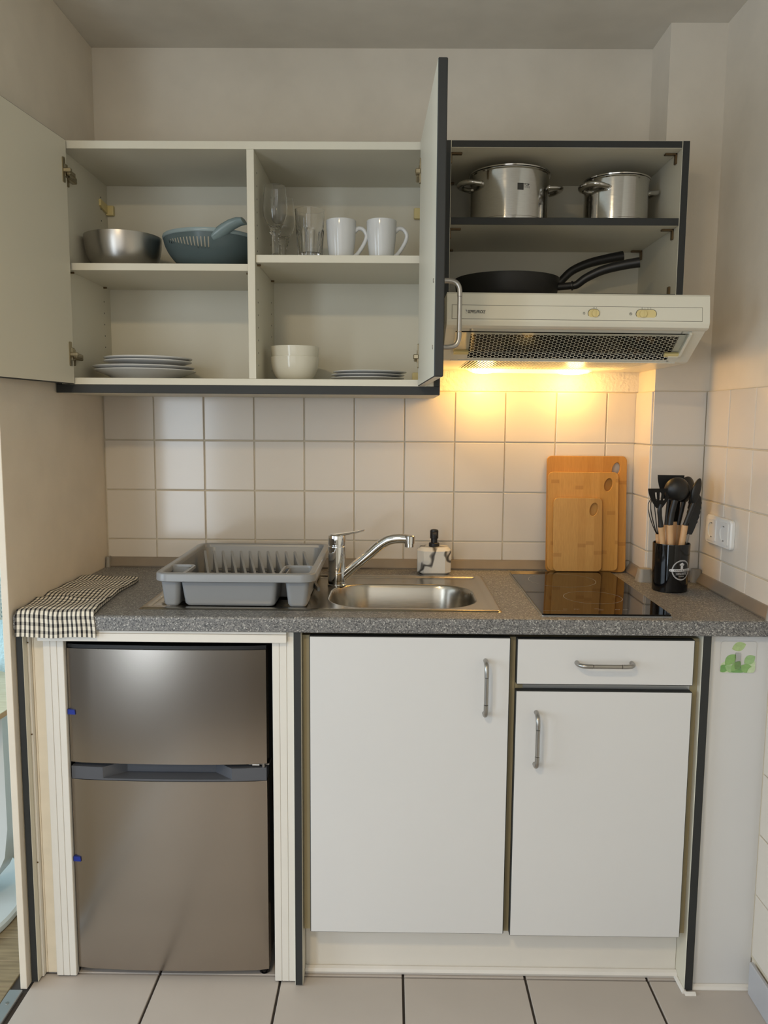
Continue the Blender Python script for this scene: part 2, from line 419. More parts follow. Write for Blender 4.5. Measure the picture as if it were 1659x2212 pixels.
# floor tiles and planks
fm = {}
def ftile(x0, x1, y0, y1, mat='floor_tile', name='floor_tile', gap=0.006, top=0.0):
    key = (round(x1-x0, 3), round(y1-y0, 3), mat)
    if key not in fm:
        w, d = x1-x0-gap, y1-y0-gap
        bm = B(-w/2, w/2, -d/2, d/2, -0.008, 0.0, 0.0012)
        me = bpy.data.meshes.new(name); bm.to_mesh(me); bm.free(); me.materials.append(M[mat]); fm[key] = me
    o = bpy.data.objects.new(name, fm[key]); C.objects.link(o); o.parent = floor
    o.location = Vector(((x0+x1)/2, (y0+y1)/2, top)) - WL[floor.name]
fx = [-0.150, 0.15, 0.45, 0.75, 1.05, 1.35, XR-0.001]
fy = [-0.28, -0.582, -0.882, -1.182, -1.482, -1.782, -2.082]
for x0, x1 in zip(fx, fx[1:]):
    for y1, y0 in zip(fy, fy[1:]): ftile(x0, x1, y0, y1)
py = [0.0 - 0.09*i for i in range(22)]
for i, (y1, y0) in enumerate(zip(py, py[1:])):
    ftile(-1.35 + (i % 3)*0.12 - 0.0, -0.195, y0, y1, 'oak', 'floor_plank', 0.0012, -0.001)
obj('threshold_strip', join(B(-0.192, -0.160, -2.0, -0.645, -0.006, 0.003, 0.0015)), 'alu', floor, label='grey aluminium threshold strip')
obj('threshold_screw', L([(0.0045, 0.003), (0.004, 0.0045), (0.0001, 0.0048)], -0.176, -0.69, 12, True, True), 'satin', floor)
obj('baseboard_right', join(B(XR-0.016, XR-0.0065, -4.0, -0.622, 0, 0.082, 0.002)), 'baseboard', kind='structure')

# ------------------------------------------------------------------ base cabinets
YF = -0.620
for nm, x0, x1, lb in (('cabinet_gable', -0.1505, -0.1335, 'narrow white gable with black front edge left of the fridge'),
                      ('cabinet_gable', 0.4892, 0.5078, 'narrow white gable with black front edge between fridge and sink cabinet'),
                      ('cabinet_gable', 1.4250, 1.4455, 'narrow white gable with black front edge right of the drawer cabinet')):
    panel(nm, x0, x1, YF, -0.02 if x1 < 1.4 else -0.165, 0.004, 0.8783, 'inside', 'edge', axis=0, only={(1, False)}, label=lb, cat='panel', group='base cabinet gables')
# white silicone seams at the gables' feet
t = thing('silicone_seam', 'white silicone seam along plinth and right filler on the floor', 'sealant', (0.96, -0.57, 0))
def seam(x0, x1, y, z=0.0, r=0.009): return tube(nb(), [(x0, y, z+0.004), ((x0+x1)/2, y-0.001, z+0.005), (x1, y, z+0.004)], r, 8)
obj('plinth_seam', seam(0.5085, 1.4245, -0.566, 0.004, 0.010), 'silicone', t)
obj('filler_seam', seam(1.447, 1.589, -0.606, -0.002), 'silicone', t)
obj('gable_seam', join(seam(1.424, 1.449, -0.6275, -0.004, 0.006), tube(nb(), [(1.424, -0.626, 0.002), (1.422, -0.57, 0.004)], 0.006, 8)), 'silicone', t)
def plinth():
    o = obj('plinth', B(0.5085, 1.4245, -0.560, -0.545, 0.004, 0.140, 0.001), 'upvc', smooth=False, label='off-white kick board under the sink and drawer cabinets', cat='plinth')
plinth()
def handle(parent, x, z0, z1, yface, vertical=True, cz=None):
    s = 0.0285; r = 0.0052
    if vertical:
        p = [(x, yface+0.002, z1), (x, yface-0.012, z1), (x, yface-0.0225, z1-0.004), (x, yface-s, z1-0.013), (x, yface-s-0.0015, z1-0.03)]
        q = [(a, b, z0+z1-c) for a, b, c in p][::-1]
        cut = [(x, yface-s-0.0015, z1-0.031), (x, yface-s-0.0015, z0+0.031)]
    else:
        p = [(z0, yface+0.002, x), (z0, yface-0.012, x), (z0+0.004, yface-0.0225, x), (z0+0.013, yface-s, x), (z0+0.03, yface-s-0.0015, x)]
        q = [(z0+z1-a, b, c) for a, b, c in p][::-1]
        cut = [(z0+0.031, yface-s-0.0015, x), (z1-0.031, yface-s-0.0015, x)]
    bm = join(tube(nb(), spline(p, 5), r, 12), tube(nb(), spline(q, 5), r, 12), tube(nb(), cut, r-0.0003, 12))
    return obj('handle', bm, 'satin', parent, label='satin metal bow handle')
DY0, DY1 = -0.6195, -0.6005
def carcass(t, x0, x1):
    bm = join(B(x0, x0+0.017, -0.600, -0.03, 0.138, 0.866), B(x1-0.017, x1, -0.600, -0.03, 0.138, 0.866), B(x0+0.017, x1-0.017, -0.600, -0.03, 0.138, 0.155),
              B(x0+0.017, x1-0.017, -0.035, -0.03, 0.155, 0.866), B(x0+0.017, x1-0.017, -0.598, -0.54, 0.84, 0.866))
    return obj('carcass', bm, 'beige', t, smooth=False, label='beige carcass edges')
t = thing('sink_cabinet', 'white base cabinet with one tall door under the sink', 'cabinet', (0.755, -0.3, 0.138))
carcass(t, 0.5085, 1.002)
d = panel('door', 0.526, 0.9875, DY0, DY1, 0.142, 0.8695, 'white', 'edge', t, bev=0.0019)
handle(d, 0.9305, 0.6900, 0.8150, DY0)
t = thing('drawer_cabinet', 'white base cabinet with one drawer above a door below the hob', 'cabinet', (1.214, -0.3, 0.138))
carcass(t, 1.0035, 1.4245)
d = panel('drawer', 1.0022, 1.408, DY0, DY1, 0.7595, 0.8675, 'white', 'edge', t, bev=0.0019)
handle(d, 0.8125, 1.1395, 1.2650, DY0, False)
d = panel('door', 1.0018, 1.4078, DY0, DY1, 0.1385, 0.745, 'white', 'edge', t, bev=0.0019)
handle(d, 1.050, 0.5690, 0.6935, DY0)
obj('rail', B(1.0205, 1.408, -0.6000, -0.56, 0.744, 0.762), 'alu', t, smooth=False)
# filler panel and sticker on the right
obj('filler_panel', B(1.4475, 1.5895, -0.602, -0.586, 0.001, 0.8783, 0.001), 'white', smooth=False, label='white filler panel between right gable and tiled wall', cat='panel')
t = thing('adhesive_hook', 'square adhesive hook plate printed with green leaves on the filler panel', 'hook', (1.515, -0.6035, 0.788))
sx0, sx1, sz0, sz1 = 1.474, 1.5555, 0.7865, 0.8610
obj('plate', prism(nb(), rr(sx0, sx1, sz0, sz1, 0.007), -0.6036, -0.6022, 'xz'), M['ceramic'], t)
def leaf(cx, cz, a, ln, w, y, col, nm='leaf'):
    pts = []
    for i in range(9):
        s = i/8; pts.append((s-0.5, 0.5*w/ln*math.sin(PI*s)**0.8))
    pts += [(p[0], -p[1]) for p in pts[-2:0:-1]]
    q = [(cx+ln*(p[0]*math.cos(a)-p[1]*math.sin(a)), cz+ln*(p[0]*math.sin(a)+p[1]*math.cos(a))) for p in pts]
    q = [(min(max(u, sx0+0.001), sx1-0.001), min(max(v, sz0+0.001), sz1-0.001)) for u, v in q]
    return prism(nb(), q, y-0.00015, y, 'xz')
greens = [srgb(172, 196, 140), srgb(140, 180, 112), srgb(118, 166, 98), srgb(198, 216, 176), srgb(156, 190, 134)]
gm = []
for k, g in enumerate(greens): gm.append(plain('leaf_green', g, 0.4, var=0.1, vscale=120))
LV = [(1.515, 0.849, 0.35, 0.034, 0.022, 0), (1.487, 0.800, 0.9, 0.04, 0.026, 3), (1.545, 0.802, 0.5, 0.04, 0.024, 3), (1.497, 0.818, 0.8, 0.034, 0.022, 1), (1.541, 0.818, 0.6, 0.03, 0.022, 4),
      (1.482, 0.797, 0.3, 0.028, 0.018, 2), (1.500, 0.795, -0.5, 0.034, 0.018, 4), (1.517, 0.793, 0.2, 0.036, 0.018, 2), (1.535, 0.797, -0.3, 0.034, 0.022, 1), (1.546, 0.793, 0.8, 0.026, 0.014, 3), (1.510, 0.803, 0.9, 0.03, 0.018, 1)]
for k, (a, b, c, dd, e, g) in enumerate(LV):
    obj('printed_leaf', leaf(a, b, c, dd, e, -0.6036-0.0001*k, g), gm[g], t, smooth=False)
hk = nb(); prism(hk, [(-0.6046, 0.835), (-0.6046, 0.797), (-0.6096, 0.797), (-0.6075, 0.803), (-0.6062, 0.83)], 1.507, 1.520, 'yz')
obj('hook', bevel_all(hk, 0.001), M['glass'], t)

# fridge surround
t = thing('fridge_surround', 'white plastic trim frame around the fridge niche', 'frame', (0.18, -0.6, 0.0))
def flute(x0, x1, y, z0, z1, cuts):
    bms = []
    e = [x0]+cuts+[x1]
    for a, b in zip(e, e[1:]): bms.append(B(a+0.0004, b-0.0004, y, y+0.014, z0, z1, 0.0008))
    bms.append(B(x0, x1, y+0.002, y+0.016, z0, z1))
    return join(*bms)
obj('filler_strip', B(-0.133, -0.1285, -0.600, -0.58, 0.004, 0.8783), 'upvc', t, smooth=False)
obj('filler_strip', flute(-0.1285, -0.0985, -0.588, 0.006, 0.8783, [-0.1235]), 'birch', t, smooth=False, label='pale wood filler strip')
obj('left_jamb', flute(-0.0985, -0.0500, -0.596, 0.004, 0.8500, [-0.0815, -0.066]), 'upvc', t, smooth=False)
obj('left_return', B(-0.058, -0.0500, -0.580, -0.06, 0.004, 0.8500), 'fridge_side', t, smooth=False)
obj('right_jamb', flute(0.4385, 0.4888, -0.606, 0.004, 0.8783, [0.4555, 0.4725]), 'upvc', t, smooth=False)
obj('top_rail', join(B(-0.100, 0.4735, -0.620, -0.607, 0.8515, 0.8705, 0.0008), B(-0.100, 0.4735, -0.618, -0.606, 0.8711, 0.8784, 0.0008)), 'upvc', t, smooth=False)
for z in (0.842, 0.62, 0.30):
    obj('screw', tube(nb(), [(-0.1309, -0.5985, z), (-0.1309, -0.6015, z)], 0.0018, 8), 'bronze', t)

# ------------------------------------------------------------------ fridge
t = thing('fridge', 'two-door stainless steel fridge freezer standing under the worktop', 'fridge', (0.184, -0.33, 0.0))
fx0, fx1 = -0.0475, 0.4205
obj('body', B(fx0+0.004, fx1-0.002, -0.545, -0.075, 0.022, 0.838, 0.004), 'fridge_side', t, smooth=False, label='black fridge body')
obj('top', B(fx0+0.003, fx1-0.002, -0.572, -0.076, 0.8382, 0.8420, 0.001), 'black', t, smooth=False)
def curved_door(z0, z1, yb=-0.548, yf=-0.588, bow=0.009):
    n = 16; pf = []
    for i in range(n+1):
        s = i/n; x = fx0+(fx1-fx0)*s; y = yf - bow*(1-(2*s-1)**2)
        if i == 0 or i == n: y += 0.003
        pf.append((x, y))
    pts = pf + [(fx1, yb), (fx0, yb)]
    bm = prism(nb(), pts, z0, z1); return bm
def front_edges(z0, z1, name='door_trim'):
    pass
d = obj('upper_door', bevel_all(curved_door(0.5475, 0.8255), 0.0015, 2, 40), 'fridge', t)
obj('door_cap', bevel_all(curved_door(0.8258, 0.8345, -0.55, -0.583), 0.002, 2, 40), 'black', d, label='dark top cap of the upper door')
d2 = obj('lower_door', bevel_all(curved_door(0.0200, 0.5045), 0.0015, 2, 40), 'fridge', t)
# recessed grip moulding on top of the lower door
g = nb()
n = 16
xa, xb = 0.030, 0.338
def yfr(x): s = (x-fx0)/(fx1-fx0); return -0.587-0.008*(1-(2*s-1)**2)
prism(g, [(fx0+0.001, -0.55), (xa+0.05, -0.55), (xa, yfr(xa)), (fx0+0.001, yfr(fx0)+0.002)][::-1], 0.5050, 0.5365)
prism(g, [(fx1-0.001, -0.55), (fx1-0.001, yfr(fx1)+0.002), (xb, yfr(xb)), (xb-0.05, -0.55)][::-1], 0.5050, 0.5365)
prism(g, [(xa, -0.55), (xb, -0.55)] + [(xb+(xa-xb)*i/8, yfr(xb+(xa-xb)*i/8)) for i in range(9)], 0.5050, 0.5095)
prism(g, [(xa+0.03, -0.548), (xb-0.03, -0.548), (xb-0.045, -0.553), (xa+0.045, -0.553)], 0.5095, 0.5385)
obj('grip_recess', bevel_all(g, 0.0012, 2, 40), 'fridge_grey', d2, label='dark grey recessed grip')
obj('gasket', B(fx0+0.004, fx1-0.004, -0.57, -0.546, 0.5368, 0.5472), 'black', t, smooth=False)
obj('hinge', join(B(0.375, 0.425, -0.575, -0.54, 0.5385, 0.5425, 0.001), tube(nb(), [(0.412, -0.58, 0.5345), (0.412, -0.58, 0.547)], 0.004, 10), tube(nb(), [(0.385, -0.578, 0.541), (0.402, -0.578, 0.541)], 0.004, 10)), 'satin', t)
hb = prism(nb(), [(0.355, -0.50), (0.425, -0.50), (0.425, -0.56), (0.410, -0.580), (0.385, -0.580), (0.372, -0.56)], 0.8422, 0.8495)
obj('hinge_cover', bevel_all(hb, 0.002), 'fridge_grey', t)
obj('foot', L([(0.011, 0.0), (0.013, 0.002), (0.013, 0.010), (0.010, 0.013), (0.008, 0.019), (0.008, 0.024)], 0.407, -0.565, 16, True, True), 'black_gloss', t)
obj('foot', L([(0.011, 0.0), (0.013, 0.002), (0.013, 0.010), (0.010, 0.013), (0.008, 0.019), (0.008, 0.024)], -0.030, -0.53, 16, True, True), 'black_gloss', t)
obj('base_grille', B(fx0+0.01, fx1-0.01, -0.53, -0.52, 0.004, 0.022), 'black', t, smooth=False)
for zc in (0.6715, 0.3035):
    bm = prism(nb(), [(fx0-0.001, zc-0.0055), (fx0+0.0165, zc-0.0055-0.001), (fx0+0.0155, zc+0.0055-0.001), (fx0-0.001, zc+0.0065)], -0.5905, -0.5855, 'xz')
    obj('tape', bm, 'tape', t, smooth=False, label='blue transport tape')

# ------------------------------------------------------------------ worktop, sealing strips
def worktop():
    th = 0.0355; z1 = ZW; z0 = z1-th; yf = -0.6270; r = 0.007
    prof = [(-0.55, z0), (yf+0.002, z0)] + [(yf, z0+0.002)]
    for i in range(7):
        a = math.radians(180-15*i); prof.append((yf+r+r*math.cos(a), z1-r+r*math.sin(a)))
    prof += [(-0.55, z1)]
    X0, X1 = -0.1500, 1.5850
    a = prism(nb(), prof, X0, X1, 'yz')
    return join(a, B(X0, 0.135, -0.55, -0.0125, z0, z1), B(0.955, 1.436, -0.55, -0.0125, z0, z1), B(1.436, X1, -0.55, -0.165, z0, z1), B(0.135, 0.955, -0.140, -0.0125, z0, z1))
obj('worktop', worktop(), 'worktop', label='grey speckled laminate worktop running the full width of the kitchenette', cat='worktop')
t = thing('sealing_strip', 'grey-brown sealing strip with rubber corner caps where worktop meets tiles', 'strip', (0.7, -0.02, ZW))
def strip_prof(s=1): return [(0.0, 0.0), (0.020, 0.0), (0.0205, 0.004), (0.006, 0.026), (0.0, 0.028)]
def strip_x(x0, x1, y): return prism(nb(), [(y-a, ZW+0.0005+b) for a, b in strip_prof()], x0, x1, 'yz')
def strip_y(x, y0, y1): return prism(nb(), [(x-a, ZW+0.0005+b) for a, b in strip_prof()], y0, y1, 'xz')
obj('strip', strip_x(-0.140, 1.425, -0.0072), 'strip', t)
obj('strip', strip_y(1.4346, -0.150, -0.020), 'strip', t)
obj('strip', strip_x(1.455, 1.570, -0.1600), 'strip', t)
obj('strip', strip_y(1.5875, -0.615, -0.180), 'strip', t)
def capbox(x0, x1, y0, y1, h): 
    bm = prism(nb(), rr(x0, x1, y0, y1, min(x1-x0, y1-y0)*0.3), ZW, ZW+h); 
    for v in bm.verts:
        if v.co.z > ZW+h/2: v.co.x = (x0+x1)/2+(v.co.x-(x0+x1)/2)*0.72; v.co.y = (y0+y1)/2+(v.co.y-(y0+y1)/2)*0.72
    return bevel_all(bm, 0.003, 2, 50)
obj('corner_cap', capbox(-0.1495, -0.137, -0.034, -0.0075, 0.031), 'cap', t)
obj('corner_cap', capbox(1.408, 1.4345, -0.034, -0.0075, 0.031), 'cap', t)
obj('corner_cap', capbox(1.406, 1.452, -0.196, -0.150, 0.036), 'cap', t, label='large rounded grey corner cap')
obj('corner_cap', capbox(1.556, 1.588, -0.194, -0.160, 0.036), 'cap', t)
obj('end_cap', capbox(1.5655, 1.588, -0.626, -0.613, 0.029), 'cap', t)

# ------------------------------------------------------------------ sink
def sd_rr(x, y, cx, cy, hx, hy, r):
    qx, qy = abs(x-cx)-hx+r, abs(y-cy)-hy+r
    return math.hypot(max(qx, 0), max(qy, 0)) + min(max(qx, qy), 0) - r
def sm(a, b, x):
    t_ = min(max((x-a)/(b-a), 0), 1); return t_*t_*(3-2*t_)
SX0, SX1, SY0, SY1 = 0.116, 0.975, -0.563, -0.128
def sink_z(x, y):
    z = ZW+0.0040
    e = -sd_rr(x, y, (SX0+SX1)/2, (SY0+SY1)/2, (SX1-SX0)/2, (SY1-SY0)/2, 0.012)
    z -= 0.0040*(1-sm(0.0, 0.006, e))
    z -= 0.005*sm(0.018, 0.030, e)
    # drainer: shallow field with ribs
    dr = -sd_rr(x, y, 0.320, -0.345, 0.175, 0.175, 0.03)
    if dr > 0: z -= 0.003*sm(0, 0.012, dr) - 0.0022*sm(0.004, 0.014, dr)*math.sin(2*PI*y/0.0172)
    b = -sd_rr(x, y, 0.7425, -0.382, 0.1800, 0.1330, 0.095)
    if b > -0.006: z -= 0.135*sm(-0.006, 0.030, b)**0.8 if b < 0.03 else 0.135
    if b > 0.03: z -= 0.004*sm(0.03, 0.12, b)
    h = math.hypot(x-0.60, y+0.20)
    return z
t = thing('sink', 'stainless steel inset sink with ribbed drainer on the left', 'sink', (0.545, -0.345, ZW))
bm = nb(); NX, NY = 250, 175
grid = [[bm.verts.new((SX0+(SX1-SX0)*i/NX, SY0+(SY1-SY0)*j/NY, 0)) for j in range(NY+1)] for i in range(NX+1)]
for r_ in grid:
    for v in r_: v.co.z = sink_z(v.co.x, v.co.y)
for i in range(NX):
    for j in range(NY): bm.faces.new((grid[i][j], grid[i+1][j], grid[i+1][j+1], grid[i][j+1]))
obj('basin_and_drainer', bm, 'steel_sink', t, angle=80)
obj('drain', L([(0.0001, ZW-0.1385), (0.020, ZW-0.1385), (0.024, ZW-0.1370), (0.034, ZW-0.1365), (0.036, ZW-0.139)], 0.7425, -0.382, 32, True, False), 'chrome', t)
obj('overflow', L([(0.0001, ZW+0.0002), (0.0001, ZW+0.0001)], 0.5, -0.5, 8) if False else tube(nb(), [(0.5655, -0.435, ZW-0.030), (0.5690, -0.435, ZW-0.031)], 0.005, 12), 'void', t)
# ------------------------------------------------------------------ mixer tap
t = thing('mixer_tap', 'chrome single lever mixer tap on the sink between drainer and basin', 'tap', (0.566, -0.268, ZW))
cx, cy = 0.566, -0.2640
obj('body', L([(0.026, ZW-0.0005), (0.026, ZW+0.003), (0.0245, ZW+0.005), (0.0238, ZW+0.075), (0.0242, ZW+0.106), (0.0236, ZW+0.1075), (0.0225, ZW+0.1085), (0.0225, ZW+0.1105)], cx, cy, 40, True, True), 'chrome', t)
bm = L([(0.0225, ZW+0.1105), (0.0240, ZW+0.1120), (0.0245, ZW+0.128), (0.0238, ZW+0.137), (0.020, ZW+0.1405), (0.0001, ZW+0.142)], cx, cy, 40, True, False)
obj('lever_cap', bm, 'chrome', t)
lv = nb()
def ringl(p, w, h, up=Vector((-0.12, 0, 1))):
    up = up.normalized(); return [Vector(p)+Vector((0, math.cos(2*PI*i/16)*w, 0))+up*(math.sin(2*PI*i/16)*h) for i in range(16)]
loft(lv, [ringl((cx-0.010, cy, ZW+0.137), 0.019, 0.0045), ringl((cx+0.012, cy, ZW+0.1400), 0.0195, 0.0045), ringl((cx+0.036, cy-0.002, ZW+0.1435), 0.013, 0.0035), ringl((cx+0.060, cy-0.004, ZW+0.1485), 0.0105, 0.003), ringl((cx+0.072, cy-0.005, ZW+0.1520), 0.010, 0.0028), ringl((cx+0.075, cy-0.005, ZW+0.1530), 0.007, 0.0015)])
obj('lever', lv, 'chrome', t)
sp = spline([(cx+0.010, cy-0.004, ZW+0.018), (cx+0.040, cy-0.006, ZW+0.046), (cx+0.085, cy-0.012, ZW+0.085), (cx+0.115, cy-0.016, ZW+0.112), (cx+0.140, cy-0.020, ZW+0.1275), (cx+0.165, cy-0.023, ZW+0.1325), (cx+0.190, cy-0.026, ZW+0.1325), (cx+0.202, cy-0.0275, ZW+0.1320)], 6)
obj('spout', tube(nb(), sp, [0.0125+0.0015*math.sin(PI*i/len(sp))-0.0012*i/len(sp) for i in range(len(sp))], 20), 'chrome', t)
obj('nozzle', L([(0.0115, ZW+0.1105), (0.0125, ZW+0.1110), (0.0125, ZW+0.1200), (0.0145, ZW+0.1205), (0.0148, ZW+0.1400), (0.0125, ZW+0.1425), (0.0001, ZW+0.1430)], cx+0.195, cy-0.0265, 28, True, False), 'chrome', t)
obj('spout_socket', L([(0.0245, ZW+0.012), (0.0252, ZW+0.014), (0.0252, ZW+0.036), (0.0245, ZW+0.038)], cx, cy, 40), 'chrome', t)

# ------------------------------------------------------------------ hob
t = thing('induction_hob', 'black two-zone glass ceramic hob set into the worktop', 'hob', (1.212, -0.335, ZW))
hx0, hx1, hy0, hy1 = 1.063, 1.360, -0.5945, -0.0740
obj('frame', join(bevel_all(prism(nb(), rr(hx0-0.002, hx1+0.002, hy0-0.002, hy1+0.001, 0.005), ZW, ZW+0.0022), 0.0008)), 'alu', t, label='grey metal rim')
obj('glass', bevel_all(prism(nb(), rr(hx0, hx1, hy0, hy1, 0.004), ZW+0.0022, ZW+0.0062), 0.001), 'hob', t)
def ring(cx_, cy_, r, w, z, n=72, a0=0, a1=2*PI):
    bm = nb(); full = abs(a1-a0-2*PI) < 1e-6; k = n
    vi = []
    for i in range(k if full else k+1):
        a = a0+(a1-a0)*i/k; c, s = math.cos(a), math.sin(a)
        vi.append((bm.verts.new((cx_+(r-w/2)*c, cy_+(r-w/2)*s, z)), bm.verts.new((cx_+(r+w/2)*c, cy_+(r+w/2)*s, z))))
    for i in range(k if full else k-0):
        a, b = vi[i], vi[(i+1) % len(vi)]; bm.faces.new((a[0], a[1], b[1], b[0]))
    return bm
obj('cooking_zone', ring(1.190, -0.205, 0.092, 0.0012, ZW+0.0064), 'grey_print', t)
obj('cooking_zone', ring(1.222, -0.420, 0.072, 0.0012, ZW+0.0064), 'grey_print', t)
marks = []
for x, y, w in ((1.120, -0.548, 0.011), (1.146, -0.548, 0.014), (1.196, -0.543, 0.012), (1.203, -0.553, 0.012), (1.243, -0.549, 0.012), (1.262, -0.549, 0.013)):
    for k in range(4): marks.append(B(x+w*k/4, x+w*k/4+w/7, y-0.0012+0.0006*(k % 2), y+0.0010, ZW+0.0062, ZW+0.0064))
obj('touch_marks', join(*marks), 'grey_print', t, smooth=False, kind='stuff')
bm = text_bm('INDUCTION  COOKING  ZONE  CONTROL', 0.0046); xform(bm, lambda c: (1.094+c.x*0.62+0.004, -0.566+c.y, ZW+0.0064))
obj('lettering', bm, 'grey_print', t, smooth=False)

# ------------------------------------------------------------------ dish rack
t = thing('dish_rack', 'grey plastic dish drainer rack standing on the sink drainer', 'dish rack', (0.342, -0.32, ZW))
RX0, RX1, RY0, RY1, RZ = 0.152, 0.534, -0.560, -0.085, 1.000
def ring2(x0, x1, y0, y1, r, z, n=6): return [Vector((a, b, z)) for a, b in rr(x0, x1, y0, y1, r, n)]
bm = nb()
o_ = lambda d, z, r=0.035: ring2(RX0+d, RX1-d, RY0+d, RY1-d, max(0.006, r-d), z)
loft(bm, [o_(0.003, RZ-0.021), o_(-0.0005, RZ-0.019), o_(0.0, RZ-0.004), o_(0.003, RZ), o_(0.014, RZ), o_(0.017, RZ-0.003), o_(0.019, RZ-0.012), o_(0.0165, RZ-0.012), o_(0.010, RZ-0.006), o_(0.0045, RZ-0.008)], False, False)
r0 = bm.verts[:]; 
obj('rim', bm, 'rack', t, angle=60)
def tub(x0, x1, y0, y1, r, zt, zb, tx, ty, th=0.0025, lip=0.0, n=6):
    bm = nb()
    R2 = lambda d, z, k: ring2(x0+d+tx*k, x1-d-tx*k, y0+d+ty*k, y1-d-ty*k, max(0.003, r-d), z, n)
    loft(bm, [R2(0, zt, 0), R2(0, zb+0.006, 0.95), R2(0.004, zb, 1), R2(0.006, zb+0.003, 1), R2(th, zb+0.008, 0.95), R2(th, zt, 0)], False, False)
    vs0 = [v for v in bm.verts]
    k = 4*(n+1)
    bm.verts.ensure_lookup_table()
    bm.faces.new([bm.verts[2*k+i] for i in range(k)][::-1]); bm.faces.new([bm.verts[3*k+i] for i in range(k)])
    for i in range(k):
        j = (i+1) % k; bm.faces.new((bm.verts[5*k+i], bm.verts[5*k+j], bm.verts[j], bm.verts[i]))
    return bm
# main tray: side and back walls hang from the rim, a central front trough, floor with drain gaps
zb = ZW+0.0035
def tee(d, z, k, yf_in=0.0):
    x0, x1, xa, xb = RX0+0.017+d, RX1-0.017-d, 0.212+d+0.008*k, 0.444-d-0.008*k
    yB, yM, yF = RY1-0.017-d-0.020*k, RY0+0.118+d+0.006*k, RY0+0.013+d+0.012*k
    x0 += 0.006*k; x1 -= 0.006*k
    base = [(x0, yM, 0.01), (xa, yM, 0.006), (xa, yF, 0.012), (xb, yF, 0.012), (xb, yM, 0.006), (x1, yM, 0.01), (x1, yB, 0.03), (x0, yB, 0.03)]
    out = []
    for i, (x, y, r) in enumerate(base):
        p, c, q = Vector(base[i-1][:2]), Vector((x, y)), Vector(base[(i+1) % 8][:2])
        u, v = (p-c).normalized(), (q-c).normalized()
        for j in range(5):
            t_ = j/4; e0, e1 = c+u*r, c+v*r
            pt = e0*(1-t_)**2+c*2*t_*(1-t_)+e1*t_**2; out.append(Vector((pt.x, pt.y, z)))
    return out
bm = nb()
loft(bm, [tee(0, RZ-0.010, 0), tee(0, zb+0.006, 0.95), tee(0.004, zb, 1), tee(0.006, zb+0.003, 1), tee(0.0025, zb+0.008, 0.95), tee(0.0025, RZ-0.010, 0)], False, False)
k = 40; bm.verts.ensure_lookup_table()
bm.faces.new([bm.verts[3*k+i] for i in range(k)])
for i in range(k):
    j = (i+1) % k; bm.faces.new((bm.verts[5*k+i], bm.verts[5*k+j], bm.verts[j], bm.verts[i]))
obj('tray', bm, 'rack', t, angle=60)
obj('cutlery_cup', tub(RX0+0.012, RX0+0.062, RY0+0.012, RY0+0.115, 0.012, RZ-0.006, zb, 0.007, 0.008), 'rack', t, angle=60)
obj('cutlery_cup', tub(RX1-0.074, RX1-0.014, RY0+0.012, RY0+0.115, 0.012, RZ-0.006, zb, 0.007, 0.008), 'rack', t, angle=60)
for x0, x1 in ((RX0+0.012, RX0+0.072), (RX1-0.084, RX1-0.014)):
    bm = nb(); q = lambda d, z: ring2(x0+d, x1-d, RY0+0.010+d, RY0+0.120-d, 0.016-d*0.5, z)
    loft(bm, [q(-0.004, RZ-0.006), q(-0.003, RZ-0.0005), q(0.002, RZ-0.0005), q(0.003, RZ-0.006)], False, False)
    obj('cup_rim', bm, 'rack', t, angle=60)
for i in range(12):
    x = 0.192+0.0250*i
    prof = []
    for s in range(9):
        a = s/8; prof.append((a, (1-a)**1.6))
    bm = nb(); ptsA, ptsB = [], []
    y0, y1 = -0.215, -0.400; z0 = zb+0.010; hgt = 0.062
    for a, h in prof: ptsA.append((x+0.058*a, y0+(y1-y0)*a, z0+hgt*h+0.008))
    loop = [(x, y0, z0-0.002)] + [(x, y0+0.006, z0+hgt*0.9)] + ptsA + [(x+0.058, y1, z0-0.002)]
    loft(bm, [[Vector(p) for p in loop], [Vector((p[0]+0.0062, p[1]+0.001, p[2])) for p in loop]])
    obj('plate_divider', bevel_all(bm, 0.0012, 1, 40), 'rack', t, angle=60)
for k_ in range(7):
    obj('drain_rib', B(0.20, 0.49, -0.13-0.035*k_, -0.122-0.035*k_, zb+0.010, zb+0.016, 0.001), 'rack', t)

# ------------------------------------------------------------------ soap dispenser
t = thing('soap_dispenser', 'white marbled octagonal soap dispenser with black pump behind the sink', 'soap dispenser', (0.8385, -0.0880, ZW))
def octa(hx, hy, c, z, cx=0.8385, cy=-0.0850):
    return [Vector((cx+a, cy+b, z)) for a, b in ((hx, hy-c), (hx-c, hy), (-hx+c, hy), (-hx, hy-c), (-hx, -hy+c), (-hx+c, -hy), (hx-c, -hy), (hx, -hy+c))]
bm = nb(); loft(bm, [octa(0.041, 0.026, 0.014, ZW+0.0003), octa(0.0485, 0.034, 0.018, ZW+0.007), octa(0.0490, 0.0345, 0.018, ZW+0.070), octa(0.040, 0.026, 0.015, ZW+0.0805)])
obj('bottle', bevel_all(bm, 0.0025, 2, 20), 'marble', t)
obj('pump_collar', L([(0.0150, ZW+0.0805), (0.0155, ZW+0.082), (0.0155, ZW+0.090), (0.0140, ZW+0.0915), (0.0095, ZW+0.092), (0.0095, ZW+0.104)], 0.8385, -0.085, 28, True, True), 'black', t)
obj('pump_head', L([(0.0115, ZW+0.104), (0.0122, ZW+0.105), (0.0122, ZW+0.126), (0.0105, ZW+0.1295), (0.006, ZW+0.131), (0.0001, ZW+0.1313)], 0.8385, -0.085, 28, True, False), 'black', t)
